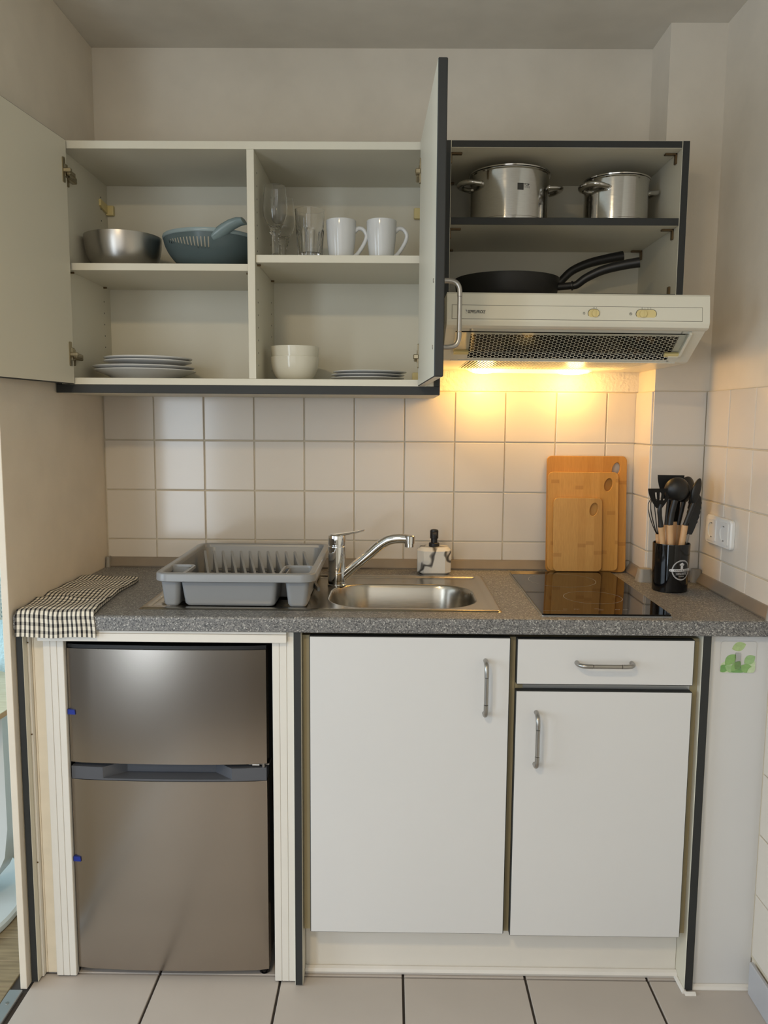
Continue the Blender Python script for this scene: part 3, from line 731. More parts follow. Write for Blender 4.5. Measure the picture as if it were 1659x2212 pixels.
nz = nb(); loft(nz, [[Vector((0.8385+a*s, -0.085-d, ZW+0.121+b*s-dz)) for a, b in ((0.0065, -0.004), (0.0065, 0.004), (-0.0065, 0.004), (-0.0065, -0.004))] for d, s, dz in ((0.009, 1.0, 0.0), (0.020, 0.85, 0.001), (0.030, 0.65, 0.004))])
obj('pump_spout', bevel_all(nz, 0.001), 'black', t)

# ------------------------------------------------------------------ cutting boards
def board(label, x0, x1, z0, z1, yb, lean, mat, hx, hz):
    th = 0.009
    out = rr(x0, x1, z0, z1, 0.014, 6)
    c = (hx, hz); n = 28; hole = []
    for i in range(n):
        a = 2*PI*i/n; u, v = 0.0115*math.cos(a), 0.0195*math.sin(a)
        hole.append((c[0]+u*math.cos(0.25)-v*math.sin(-0.25)*-1*-1, c[1]+v*math.cos(0.25)-u*math.sin(0.25)))
    bm = nb()
    for y in (yb, yb-th):
        vo = [bm.verts.new((p[0], y, p[1])) for p in out]; vh = [bm.verts.new((p[0], y, p[1])) for p in hole]
        eo = [bm.edges.new((vo[i], vo[(i+1) % len(vo)])) for i in range(len(vo))]; eh = [bm.edges.new((vh[i], vh[(i+1) % n])) for i in range(n)]
        bmesh.ops.triangle_fill(bm, edges=eo+eh, use_beauty=True)
        if y == yb: s0 = (vo, vh)
        else:
            for A, Bq in ((s0[0], vo), (s0[1], vh)):
                for i in range(len(A)):
                    j = (i+1) % len(A); bm.faces.new((A[i], A[j], Bq[j], Bq[i]))
    bmesh.ops.recalc_face_normals(bm, faces=bm.faces)
    bevel_all(bm, 0.0012, 1, 50)
    rotate(bm, -lean, 'X', (0, yb, z0))
    return obj('cutting_board', bm, mat, label=label, cat='cutting board', group='bamboo cutting boards')
board('largest amber bamboo cutting board leaning on the tiles at the back', 1.1740, 1.4110, ZW+0.0005, 1.2600, -0.0450, 0.090, 'bamboo_dark', 1.379, 1.222)
board('medium bamboo cutting board between the largest and smallest boards', 1.1760, 1.3840, ZW+0.0068, 1.2130, -0.0570, 0.098, 'bamboo_mid', 1.354, 1.176)
board('smallest light bamboo cutting board in front of the other boards', 1.1905, 1.3340, ZW+0.0068, 1.1380, -0.0690, 0.100, 'bamboo', 1.309, 1.104)

# ------------------------------------------------------------------ utensil holder and utensils
UX, UY = 1.4600, -0.2900
t = thing('utensil_holder', 'glossy black round utensil holder with a white printed emblem', 'utensil holder', (UX, UY, ZW))
obj('cup', L([(0.0440, ZW+0.0004), (0.0455, ZW+0.002), (0.0480, ZW+0.1265), (0.0472, ZW+0.1285), (0.0456, ZW+0.1270), (0.0430, ZW+0.006), (0.0001, ZW+0.006)], UX, UY, 64, True, False), 'black_gloss', t)
em_a = math.atan2(-2.1, 0.0) + 0.30    # direction the emblem faces
EZ = ZW+0.062
def wrap(bm, off=0.0006):
    def f(c):
        z = EZ+c.y; r = 0.0455+0.0025*(z-ZW-0.002)/0.1245+off
        a = em_a+c.x/r
        return (UX+r*math.cos(a), UY+r*math.sin(a), z)
    return xform(bm, f)
def flat_ring(r, w, n=64): return ring(0, 0, r, w, 0, n)
def flat_box(x0, x1, y0, y1, n=16):
    bm = nb(); a = [(bm.verts.new((x0+(x1-x0)*i/n, y0, 0)), bm.verts.new((x0+(x1-x0)*i/n, y1, 0))) for i in range(n+1)]
    for p, q in zip(a, a[1:]): bm.faces.new((p[0], q[0], q[1], p[1]))
    return bm
obj('emblem', wrap(join(flat_ring(0.0262, 0.0012), flat_ring(0.0243, 0.0007), flat_box(-0.0035, 0.0035, 0.0035, 0.0125, 4), ring(0.0, 0.0165, 0.0022, 0.0026, 0, 14), ring(-0.0042, 0.0148, 0.0016, 0.002, 0, 12), ring(0.0042, 0.0148, 0.0016, 0.002, 0, 12))), 'print', t, smooth=False, label='round white chef hat emblem')
obj('banner', wrap(join(flat_box(-0.0300, 0.0300, -0.0040, 0.0030, 24), ring(-0.0305, -0.0005, 0.002, 0.002, 0, 14), ring(0.0305, -0.0005, 0.002, 0.002, 0, 14)), 0.0009), 'print', t, smooth=False)
obj('lettering', wrap(text_bm('Kitchen & Dining', 0.0062, 0.25, 0, 0.00006), 0.0013).copy() if False else wrap(xform(text_bm('Kitchen & Dining', 0.0062, 0.25, 0, 0.00006), lambda c: (c.x, c.y-0.0005, 0)), 0.0013), 'dark_print', t, smooth=False)
obj('lettering', wrap(xform(text_bm('Cooking utensil Set', 0.0046, 0.0, 0, 0.00002), lambda c: (c.x*0.85, c.y-0.0095, 0)), 0.0008), 'print', t, smooth=False)
obj('lettering_frame', wrap(join(flat_box(-0.0185, 0.0185, -0.0072, -0.0067, 12), flat_box(-0.0175, 0.0175, -0.0128, -0.0123, 12))), 'print', t, smooth=False)
stars = []
for k_ in range(5):
    sb = nb(); v = []
    for i in range(10):
        r = 0.0014 if i % 2 == 0 else 0.0006; a = PI/2+PI*i/5
        v.append(sb.verts.new((-0.0066+0.0033*k_+r*math.cos(a), -0.0165+r*math.sin(a), 0)))
    sb.faces.new(v); stars.append(sb)
obj('stars', wrap(join(*stars)), 'print', t, smooth=False)

def slat_quad(bm, rings, th): pass
def stick(base, tip, r0, r1, n=12, k=6):
    b, tp = Vector(base), Vector(tip)
    return tube(nb(), [b+(tp-b)*i/k for i in range(k+1)], [r0+(r1-r0)*i/k for i in range(k+1)], n)
ZB = ZW+0.012
def utensil(name, label, bx, by, hx, hy, hz, rh=0.0065):
    """wooden-handled tool: root at the foot inside the cup, handle up to hz (world height), returns root, handle end, direction"""
    t = thing(name, label, 'kitchen utensil', (bx, by, ZB), 'kitchen utensils in the black holder')
    obj('handle', stick((bx, by, ZB), (hx, hy, hz), rh, rh*1.1), 'beech', t)
    d = (Vector((hx, hy, hz))-Vector((bx, by, ZB))).normalized()
    return t, Vector((hx, hy, hz)), d
def sheet(rows_, th, nvec):
    """loft a flat blade: rows of (centre, half-width vector) with thickness th along nvec"""
    bm = nb(); nv = Vector(nvec).normalized()*th/2; A, Bv = [], []
    pl = [c-w for c, w in rows_] + [c+w for c, w in rows_[::-1]]
    loft(bm, [[p+nv for p in pl], [p-nv for p in pl]]); return bm
# slotted turner in front on the left
t, e, d = utensil('slotted_turner', 'black slotted turner leaning out front left of the holder', 1.448, -0.300, 1.4200, -0.318, 1.088)
obj('neck', tube(nb(), spline([e, e+d*0.02, e+d*0.045, e+Vector((-0.004, -0.006, 0.060))], 5), [0.0072, 0.0072, 0.0068, 0.0062, 0.006, 0.0055, 0.0055, 0.0055, 0.0055, 0.0055, 0.0055, 0.0055, 0.0055, 0.0055, 0.0055, 0.006], 12), 'nylon', t)
bc = e+Vector((-0.003, -0.006, 0.052))
def turner(c, w0, w1, h, slots, wdir=Vector((1, 0.12, 0)), up=Vector((-0.03, -0.10, 1))):
    wd = wdir.normalized(); up = up.normalized(); nrm = wd.cross(up)
    bm = nb(); N = 14; Mr = 10
    def P(s, r): 
        hw = w0+(w1-w0)*(1-(1-r)**1.7); return c+wd*((s-0.5)*2*hw)+up*(h*r)
    g = [[bm.verts.new(P(i/N, j/Mr)) for j in range(Mr+1)] for i in range(N+1)]
    for i in range(N):
        for j in range(Mr):
            if slots and i in (4, 7, 10) and 4 <= j <= 7: continue
            bm.faces.new((g[i][j], g[i+1][j], g[i+1][j+1], g[i][j+1]))
    bmesh.ops.solidify(bm, geom=bm.faces[:], thickness=0.0028)
    return bm
obj('blade', turner(bc+Vector((-0.006, 0, -0.002)), 0.008, 0.0325, 0.052, True), 'nylon', t, angle=50)
# ladle
t, e, d = utensil('soup_ladle', 'black ladle with round bowl facing forward at the front of the holder', 1.458, -0.312, 1.4440, -0.316, 1.093, 0.0078)
neck = spline([e, e+Vector((0.004, 0.0, 0.035)), e+Vector((0.010, -0.002, 0.066))], 6)
obj('neck', tube(nb(), neck, 0.0078, 12), 'nylon', t)
bcn = e+Vector((0.014, 0.004, 0.094)); bm = nb()
prof = []
Rb = 0.0325
for i in range(13):
    a = PI/2*i/12; prof.append((max(0.0003, Rb*math.sin(a)), -Rb*math.cos(a)*0.86))
for i in range(12, -1, -1):
    a = PI/2*i/12; prof.append((max(0.0003, (Rb-0.002)*math.sin(a)), -(Rb-0.002)*math.cos(a)*0.86))
lathe(bm, prof, 0, 0, 32, True, True)
rotate(bm, math.radians(-78), 'X', (0, 0, 0)); bmesh.ops.translate(bm, verts=bm.verts, vec=bcn)
obj('bowl', bm, 'nylon', t, angle=60)
# solid turner behind
t, e, d = utensil('solid_turner', 'black wide solid turner standing behind the ladle', 1.458, -0.268, 1.4540, -0.262, 1.086)
obj('neck', tube(nb(), [e, e+Vector((0.002, 0.002, 0.03)), e+Vector((0.006, 0.004, 0.078))], 0.006, 12), 'nylon', t)
obj('blade', turner(e+Vector((0.006, 0.004, 0.070)), 0.016, 0.0345, 0.064, False, Vector((1, -0.15, 0)), Vector((0.04, 0.06, 1))), 'nylon', t, angle=50)
# spoons on the right
def spoon(name, label, b, h, hz, tilt, L1, rw, rl, wd):
    t, e, d = utensil(name, label, b[0], b[1], h[0], h[1], hz, 0.0075)
    q = e+Vector((tilt[0]*0.5, tilt[1]*0.5, L1*0.5)); q2 = e+Vector((tilt[0], tilt[1], L1))
    obj('neck', tube(nb(), spline([e, q, q2], 5), 0.0062, 12), 'nylon', t)
    bm = bmesh.new(); bmesh.ops.create_uvsphere(bm, u_segments=24, v_segments=14, radius=1.0)
    wdv = Vector(wd).normalized(); up = Vector((tilt[0]*0.6, tilt[1]*0.6, L1)).normalized(); nv = wdv.cross(up).normalized()
    c = q2+up*rl*0.82
    for v in bm.verts:
        x, y, z = v.co; v.co = c+wdv*(x*rw)+up*(z*rl)+nv*(y*0.009+0.010*(1-x*x-z*z if x*x+z*z < 1 else 0))
    obj('bowl', bm, 'nylon', t)
spoon('serving_spoon', 'black serving spoon with narrow oval bowl right of the ladle', (1.468, -0.305), (1.4850, -0.312), 1.092, (0.020, 0.0, 0.05), 0.060, 0.011, 0.036, (0.55, -0.8, 0))
spoon('round_spoon', 'black round spoon at the rear right behind the serving spoon', (1.474, -0.270), (1.4850, -0.262), 1.086, (0.014, 0.004, 0.06), 0.066, 0.024, 0.036, (1, 0.2, 0))
t, e, d = utensil('spatula', 'black narrow spatula in the middle of the holder behind the handles', 1.466, -0.285, 1.4660, -0.285, 1.098)
obj('blade', turner(e+Vector((0.0, 0, -0.004)), 0.010, 0.0170, 0.085, False, Vector((1, 0.3, 0)), Vector((0.02, 0.03, 1))), 'nylon', t, angle=50)
# tongs with scalloped edge
t = thing('kitchen_tongs', 'steel tongs with black scalloped heads at the right rim of the holder', 'kitchen utensil', (1.484, -0.285, ZB), 'kitchen utensils in the black holder')
obj('arm', tube(nb(), [(1.482, -0.300, ZB), (1.4985, -0.304, 1.068)], 0.006, 12, True, 0.35), 'satin', t)
obj('arm', tube(nb(), [(1.482, -0.280, ZB), (1.5000, -0.280, 1.068)], 0.006, 12, True, 0.35), 'satin', t)
for dy, k_ in ((-0.304, 0), (-0.282, 1)):
    rows_ = []
    for i in range(25):
        s = i/24; c = Vector((1.4990+0.018*math.sin(s*1.9)-0.002*s, dy, 1.066+0.112*s))
        wv = 0.004+0.010*math.sin(PI*min(1, s*0.62+0.14)); wv -= 0.0012*math.cos(i*PI*0.72) if 4 < i < 20 else 0
        if i > 21: wv *= (1.0, 0.8, 0.55, 0.2)[i-21]
        rows_.append((c, Vector((wv, 0.3*wv, 0))))
    obj('head', bevel_all(sheet(rows_, 0.0035, (0.2, -1, 0)), 0.0008, 1, 50), 'nylon', t)
# whisk on the left, head drooping over the rim
t = thing('whisk', 'black wire whisk at the left rim behind the slotted turner', 'kitchen utensil', (1.440, -0.270, ZB), 'kitchen utensils in the black holder')
obj('handle', stick((1.446, -0.266, ZB), (1.4290, -0.270, 1.062), 0.006, 0.0065), 'beech', t)
for k_ in range(5):
    a = PI*k_/5; u = Vector((math.cos(a), math.sin(a), 0)); e = Vector((1.4285, -0.270, 1.060)); up = Vector((-0.16, -0.02, 1)).normalized()
    pts = []
    for i in range(17):
        th = 2*PI*i/16; s = 0.5-0.5*math.cos(th)
        pts.append(e+up*(0.100*s)+u*(0.022*math.sin(th)*(0.35+0.75*s)))
    obj('wire', tube(nb(), pts, 0.0011, 6, False), 'black', t)

# ------------------------------------------------------------------ socket on the right wall
t = thing('wall_socket', 'white double power socket on the tiled right wall', 'socket', (XR-0.012, -0.31, 1.075))
sxf = XR-0.0072
bm = nb(); pl = rr(-0.386, -0.222, 1.036, 1.113, 0.012, 5)
def inset(pl_, d, cx_, cz_): return [(cx_+(a-cx_)*(1-d/0.08), cz_+(b-cz_)*(1-d/0.04)) for a, b in pl_]
loft(bm, [[Vector((sxf, a, b)) for a, b in pl], [Vector((sxf-0.007, a, b)) for a, b in pl], [Vector((sxf-0.0105, a, b)) for a, b in inset(pl, 0.003, -0.304, 1.0745)]])
obj('cover_plate', bm, 'socket', t, angle=25)
for yc in (-0.2650, -0.3430):
    ins = nb(); q = rr(yc-0.029, yc+0.029, 1.0455, 1.1035, 0.005, 4)
    loft(ins, [[Vector((sxf-0.0098, a, b)) for a, b in q], [Vector((sxf-0.0125, a, b)) for a, b in q]], False, False)
    hole = circ(Vector((sxf-0.0125, yc, 1.0745)), 0.0205, Vector((0, 1, 0)), Vector((0, 0, 1)), 40)
    # face with a round well
    ins.verts.ensure_lookup_table()
    vo = [v for v in ins.verts if abs(v.co.x-(sxf-0.0125)) < 1e-6]
    vh = [ins.verts.new(p) for p in hole]; eh = [ins.edges.new((vh[i], vh[(i+1) % 40])) for i in range(40)]
    eo = [ed for ed in ins.edges if ed.verts[0] in vo and ed.verts[1] in vo]
    bmesh.ops.triangle_fill(ins, edges=eo+eh, use_beauty=True)
    vb = [ins.verts.new(p+Vector((0.0105, 0, 0))) for p in hole]
    for i in range(40): ins.faces.new((vh[i], vh[(i+1) % 40], vb[(i+1) % 40], vb[i]))
    ins.faces.new(vb)
    s = obj('socket_insert', ins, 'socket', t, angle=30)
    for dy in (-0.0095, 0.0095):
        obj('pin_hole', tube(nb(), [(sxf-0.0016, yc+dy, 1.0745), (sxf-0.0024, yc+dy, 1.0745)], 0.0026, 12), 'sockethole', s)
    for dz in (-0.0185, 0.0185):
        obj('earth_clip', B(sxf-0.0125, sxf-0.0068, yc-0.0025, yc+0.0025, 1.0745+dz-0.0012, 1.0745+dz+0.0012), 'satin', s, smooth=False)

# ------------------------------------------------------------------ checked towel
def towel():
    bm = nb(); uvl = bm.loops.layers.uv.new('UVMap')
    NU, NV = 40, 70
    path = []
    for j in range(NV+1):
        s = j/NV*0.456
        if s < 0.385: y = -0.215-s; z = ZW+0.0115; ny = 0
        else:
            q = s-0.385; r = 0.017
            if q < r*PI/2: a = q/r; y = -0.600-0.0*0-r*math.sin(a)-0.0135; z = ZW+0.0115-r+r*math.cos(a)
            else: y = -0.600-r-0.0135-0.002*(q-r*PI/2)/0.06; z = ZW+0.0115-r-(q-r*PI/2)
        path.append((s, y, z))
    def top(i, j):
        u = i/NU; s, y, z = path[j]; v = s/0.456
        xl = -0.1480 + 0.004*math.sin(v*9); xr_ = 0.015+0.022*sm(0.5, 0.95, v)+0.0025*math.sin(v*14)
        x = xl+(xr_-xl)*u
        zz = z+0.0016*math.sin(u*9+v*7)+0.0012*math.sin(v*30+u*3)
        zz += 0.0045*math.exp(-((v-0.63)/0.025)**2)*(0.6+0.4*math.sin(3*u+1)) - 0.004*math.exp(-((v-0.55)/0.05)**2)
        yy = y
        if s > 0.40: yy += 0.0012*math.sin(u*22); zz += -0.002*u
        if s < 0.40: yy -= 0.0; 
        yy -= 0.022*u*(1-sm(0.0, 0.25, v))
        return Vector((x, yy, zz))
    T = [[bm.verts.new(top(i, j)) for j in range(NV+1)] for i in range(NU+1)]
    def under(i, j):
        p = top(i, j); s = path[j][0]
        if s < 0.385: return Vector((p.x, p.y, ZW+0.0006))
        a = min(1, (s-0.385)/(0.017*PI/2))
        return Vector((p.x, -0.6278 if a > 0.6 else -0.600-0.0278*a/0.6, max(min(p.z, ZW+0.0006) if a < 1 else p.z, path[-1][2]-0.003)))
    Un = [[bm.verts.new(under(i, j)) for j in range(NV+1)] for i in range(NU+1)]
    def q(a, b, c, d_, uv):
        f = bm.faces.new((a, b, c, d_))
        for lp, w_ in zip(f.loops, uv): lp[uvl].uv = w_
    K = 17.0; KV = 27.0
    for i in range(NU):
        for j in range(NV):
            uv = [(K*i/NU, KV*j/NV), (K*(i+1)/NU, KV*j/NV), (K*(i+1)/NU, KV*(j+1)/NV), (K*i/NU, KV*(j+1)/NV)]
            q(T[i][j], T[i+1][j], T[i+1][j+1], T[i][j+1], uv); q(Un[i][j+1], Un[i+1][j+1], Un[i+1][j], Un[i][j], uv[::-1])
    for j in range(NV):
        for i in (0, NU):
            uv = [(0, KV*j/NV), (0, KV*(j+1)/NV), (1.2, KV*(j+1)/NV), (1.2, KV*j/NV)]
            q(T[i][j], T[i][j+1], Un[i][j+1], Un[i][j], uv)
    for i in range(NU):
        for j in (0, NV):
            uv = [(K*i/NU, 0), (K*(i+1)/NU, 0), (K*(i+1)/NU, 0.9), (K*i/NU, 0.9)]
            q(T[i][j], T[i+1][j], Un[i+1][j], Un[i][j], uv)
    return bm
obj('dish_towel', towel(), 'gingham', label='black and white checked dish towel folded over the worktop front edge', cat='towel', angle=70)

# ------------------------------------------------------------------ wall cabinet with two open doors
t = thing('wall_cabinet', 'white wall cabinet with two open doors showing crockery on shelves', 'cabinet', (0.342, -0.17, 1.425))
CF = -0.340
WX0, WX1 = -0.1500, 0.8340
edF = {(1, False)}
panel('outer_side', WX0, WX0+0.017, CF, -0.012, 1.4472, 2.044, 'inside', 'edge', t, axis=0, only=edF)
panel('outer_side', WX1-0.017, WX1, CF, -0.012, 1.4472, 2.044, 'inside', 'edge', t, axis=0, only=edF)
panel('outer_bottom', WX0, WX1, CF, -0.012, 1.4255, 1.4470, 'inside', 'edge', t, axis=2, only=edF)
IX0, IX1 = -0.1150, 0.8000
obj('inner_side', B(WX0+0.0172, IX0, CF+0.003, -0.012, 1.4472, 2.044, 0.0006), 'inside', t, smooth=False)
obj('inner_side', B(IX1, WX1-0.0172, CF+0.003, -0.012, 1.4472, 2.044, 0.0006), 'inside', t, smooth=False)
obj('top_panel', B(IX0, IX1, CF, -0.012, 2.0250, 2.0440, 0.0006), 'inside', t, smooth=False)
obj('bottom_panel', B(IX0, IX1, CF, -0.012, 1.4472, 1.4640, 0.0006), 'inside', t, smooth=False)
obj('back_panel', B(IX0, IX1, -0.018, -0.0125, 1.4642, 2.0248), 'inside', t, smooth=False)
obj('divider', B(0.3460, 0.3645, CF, -0.0182, 1.4642, 2.0248, 0.0006), 'inside', t, smooth=False)
obj('shelf', B(IX0+0.0005, 0.3455, CF+0.010, -0.0185, 1.7335, 1.7510, 0.0006), 'inside', t, smooth=False)
obj('shelf', B(0.3650, IX1-0.0005, CF+0.010, -0.0185, 1.7545, 1.7735, 0.0006), 'inside', t, smooth=False)
pegs = []
for x, s in ((IX0, 1), (0.3645, 1)):
    for y in ((-0.070, -0.300) if x > 0 else (-0.070,)):
        for i in range(16):
            z = 1.50+0.032*i
            if 1.72 < z < 1.775: continue
            pegs.append(tube(nb(), [(x-0.0005, y, z), (x+0.0004, y, z)], 0.0022, 8))
obj('peg_holes', join(*pegs), 'void', t, kind='stuff')
for x, z, s in ((IX0, 1.7335, 1), (0.3455, 1.7335, -1), (0.3645, 1.7545, 1)):
    for y in (-0.070, -0.305):
        obj('shelf_pin', tube(nb(), [(x, y, z-0.0026), (x+s*0.009, y, z-0.0026)], 0.0024, 8), 'bronze', t)
for x0, x1, z0, z1 in ((IX0, IX0+0.022, 1.940, 1.968), (IX1-0.03, IX1, 1.935, 1.965), (IX1-0.03, IX1, 1.4645, 1.500)):
    bmh = B(x0, x1, -0.034, -0.0182, z0, z1, 0.003, 2)
    obj('hanger_cover', bmh, 'cream_plastic', t)
bm = prism(nb(), [(-0.034, 1.944), (-0.034, 1.968), (-0.085, 1.972), (-0.085, 1.955), (-0.075, 1.950)], IX0, IX0+0.006, 'yz')
obj('hanger_cover', bevel_all(bm, 0.002), 'cream_plastic', t)
def hinge(parent, x, y, z, ang, side):
    """cup plate on the door's inner face plus arm into the cabinet; ang turns it with the door"""
    a = nb(); pl = rr(-0.0, 0.012, -0.030, 0.030, 0.003, 3)
    prism(a, [(p[0]-0.004, p[1]) for p in pl], 0.0, 0.0025, 'yz')
    b = nb(); box(b, 0.0, 0.0035, 0.004, 0.020, -0.016, 0.016, 0.0015)
    a = join(a, b)
    if side < 0: xform(a, lambda c: (-c.x, c.y, c.z))
    rotate(a, ang, 'Z', (0, 0, 0)); bmesh.ops.translate(a, verts=a.verts, vec=Vector((x, y, z)))
    h = obj('hinge', a, 'hinge', parent)
    return h
# doors: hinged at the outer sides, swung out a little past square
def open_door(hx_, hy_, ang, sgn, length):
    """hx_,hy_: hinge edge on the inner face; door runs toward the viewer"""
    th = 0.0185
    bm = B(0, th, -length, 0, 1.4475, 2.0440, 0.0018)
    bm.normal_update()
    for f in bm.faces:
        n = f.normal; k_ = max(range(3), key=lambda q_: abs(n[q_])); f.material_index = 0 if abs(n.x) > 0.9 else 1
    if sgn < 0: bmesh.ops.translate(bm, verts=bm.verts, vec=Vector((-th, 0, 0)))
    rotate(bm, ang, 'Z', (0, 0, 0)); bmesh.ops.translate(bm, verts=bm.verts, vec=Vector((hx_, hy_, 0)))
    return bm
aL = math.radians(-5.8); aR = math.radians(2.1)
dL = obj('left_door', open_door(-0.0995, -0.3445, aL, -1, 0.47), ['inside', 'edge'], t, smooth=False)
bmR = open_door(0.7770, -0.3445, aR, 1, 0.460); bmR.normal_update()
for f in bmR.faces:
    if f.normal.z < -0.9: f.material_index = 0
dR = obj('right_door', bmR, ['inside', 'edge'], t, smooth=False)
for z in (1.968, 1.522):
    hinge(dL, -0.1015, -0.3640, z, aL, 1)
    arm = join(B(-0.1005, -0.082, -0.366, -0.355, z-0.006, z+0.004, 0.0015), B(-0.0965, -0.086, -0.358, -0.322, z-0.010, z+0.002, 0.002), B(IX0, IX0+0.014, -0.328, -0.275, z-0.012, z+0.004, 0.002))
    obj('hinge_arm', arm, 'hinge', t); obj('mounting_plate', B(IX0, IX0+0.004, -0.322, -0.300, z-0.026, z+0.016, 0.0015), 'hinge', t)
    hinge(dR, 0.7770, -0.3640, z, aR, -1)
    obj('hinge_arm', join(B(0.764, 0.7775, -0.372, -0.352, z-0.008, z+0.004, 0.002), B(0.767, 0.790, -0.355, -0.300, z-0.010, z+0.003, 0.002)), 'hinge', t)
    obj('mounting_plate', B(IX1-0.010, IX1, -0.322, -0.300, z-0.020, z+0.012, 0.0015), 'hinge', t)
# handle on the right door's outer face
def outer_handle():
    ux = Vector((math.cos(aR), math.sin(aR), 0)); base = Vector((0.7770, -0.3445, 0))+Vector((math.sin(aR)*1, -math.cos(aR), 0))*0.425 + ux*0.0185
    z0, z1 = 1.5080, 1.6380; s = 0.033; r = 0.0052
    P = lambda o_, z: base+ux*o_+Vector((0, 0, z))
    p = spline([P(-0.001, z1), P(0.014, z1), P(0.027, z1-0.004), P(s, z1-0.014), P(s+0.001, z1-0.030)], 5)
    q = [Vector((v.x, v.y, z0+z1-v.z)) for v in p][::-1]
    return join(tube(nb(), p, r, 12), tube(nb(), q, r, 12), tube(nb(), [P(s+0.001, z1-0.0307), P(s+0.001, z0+0.0307)], r-0.0003, 12))
obj('handle', outer_handle(), 'satin', dR, label='satin metal bow handle')
for zz in (1.5080, 1.6380):
    ux = Vector((math.cos(aR), math.sin(aR), 0)); b_ = Vector((0.7770, -0.3445, zz))+Vector((math.sin(aR), -math.cos(aR), 0))*0.425
    obj('handle_screw', tube(nb(), [b_+ux*0.0002, b_-ux*0.0012], 0.0045, 14), 'satin', dR)

# ------------------------------------------------------------------ open shelf unit on the right
t = thing('open_shelf_unit', 'open wall shelf unit with black front edges above the cooker hood', 'shelf unit', (1.14, -0.17, 1.664))
OX0, OX1 = 0.8350, 1.4405
panel('side_board', OX0, OX0+0.018, CF, -0.012, 1.6640, 2.0490, 'inside', 'edge', t, axis=0, only=edF)
panel('side_board', OX1-0.0185, OX1, CF, -0.012, 1.6640, 2.0490, 'inside', 'edge', t, axis=0, only=edF)
panel('top_board', OX0+0.018, OX1-0.0185, CF, -0.012, 2.0310, 2.0485, 'inside', 'edge', t, axis=2, only=edF)
panel('shelf', OX0+0.0183, OX1-0.0188, CF, -0.0185, 1.8470, 1.8650, 'inside', 'edge', t, axis=2, only=edF)
panel('bottom_board', OX0+0.018, OX1-0.0185, CF, -0.012, 1.6640, 1.6810, 'inside', 'edge', t, axis=2, only=edF)
obj('back_panel', B(OX0+0.018, OX1-0.0185, -0.018, -0.0125, 1.6812, 2.0308), 'inside', t, smooth=False)
def bracket(x, z, y, s):
    return join(B(min(x, x+s*0.030), max(x, x+s*0.030), y, y+0.013, z-0.0045, z-0.0003, 0.001), B(min(x, x+s*0.0045), max(x, x+s*0.0045), y, y+0.013, z-0.026, z-0.0003, 0.001))
for z in (2.0310, 1.8470):
    for y in (-0.306, -0.050):
        obj('bracket', bracket(OX1-0.0188, z, y, -1), 'bronze', t); obj('bracket', bracket(OX0+0.0183, z, y, 1), 'bronze', t)
obj('bracket', B(OX1-0.024, OX1-0.0188, -0.300, -0.287, 1.6812, 1.706, 0.001), 'bronze', t)

# ------------------------------------------------------------------ cooker hood
t = thing('cooker_hood', 'white slim cooker hood with glass visor and lit lamps under the shelf unit', 'cooker hood', (1.14, -0.25, 1.505))
HX0, HX1 = 0.8360, 1.4400
HYF, HZT, HZL, HZB = -0.5150, 1.6540, 1.5735, 1.5075
# upper box and rolled lip (profile in YZ)
prof = [(-0.012, HZT), (HYF+0.004, HZT), (HYF, HZT-0.004), (HYF-0.0073, 1.5920), (HYF-0.0066, 1.5870), (HYF-0.0025, 1.5790), (HYF+0.006, 1.5745), (HYF+0.018, HZL), (HYF+0.018, 1.586), (-0.012, 1.640)]
obj('top_housing', prism(nb(), prof, HX0, HX1, 'yz'), 'hood', t, angle=30)
def hy(z): return HYF-0.006*(1.650-z)/0.048
def hood_slab(x0, x1, z0, z1, off): return prism(nb(), [(hy(z0)-off, z0), (hy(z1)-off, z1), (hy(z1)+0.003, z1), (hy(z0)+0.003, z0)], x0, x1, 'yz')
obj('control_panel', bevel_all(hood_slab(HX0+0.012, HX1-0.018, 1.5935, 1.6240, 0.0010), 0.0005, 1), 'hood', t, smooth=False)
obj('panel_groove', hood_slab(HX0+0.0110, HX1-0.0170, 1.5925, 1.6250, 0.0003), plain('groove_grey', srgb(112, 108, 98), 0.6), t, smooth=False)
# side cheeks
for x0, x1 in ((HX0, HX0+0.020), (HX1-0.030, HX1)):
    c = prism(nb(), [(-0.012, 1.640), (HYF+0.018, HZL+0.012), (HYF+0.018, HZL), (-0.395, HZB+0.004), (-0.375, HZB), (-0.012, HZB)], x0, x1, 'yz')
    obj('side_cheek', bevel_all(c, 0.002, 2, 30), 'hood', t)
# perforated sloping plate
A0 = Vector((0, HYF+0.022, HZL+0.002)); A1 = Vector((0, -0.392, HZB+0.003)); sv = (A1-A0).normalized(); SL = (A1-A0).length
nrm = Vector((0, sv.z, -sv.y)); nrm = nrm if nrm.z < 0 else -nrm
a_ = 0.0102; dx = a_*math.sqrt(3)/2
gx0, gx1 = 0.892, 1.392; v0, v1 = 0.016, SL-0.004
bm = nb(); cols = int((gx1-gx0)/dx)
R6 = a_/math.sqrt(3)
for i in range(cols):
    x = gx0+dx*(i+0.5); k_ = 0
    v = v0+a_/2+(a_/2 if i % 2 else 0)
    while v+a_/2 <= v1+0.002:
        outer, inner = [], []
        for s in range(12):
            an = PI/6*s; rad = R6 if s % 2 == 0 else R6*math.cos(PI/6)
            outer.append(Vector((x+rad*math.cos(an), 0, 0))+A0+sv*(v+rad*math.sin(an)))
            inner.append(Vector((x+0.0045*math.cos(an), 0, 0))+A0+sv*(v+0.0045*math.sin(an)))
        vo = [bm.verts.new(p) for p in outer]; vi = [bm.verts.new(p) for p in inner]
        for s in range(12):
            j = (s+1) % 12; bm.faces.new((vo[s], vo[j], vi[j], vi[s]))
        v += a_
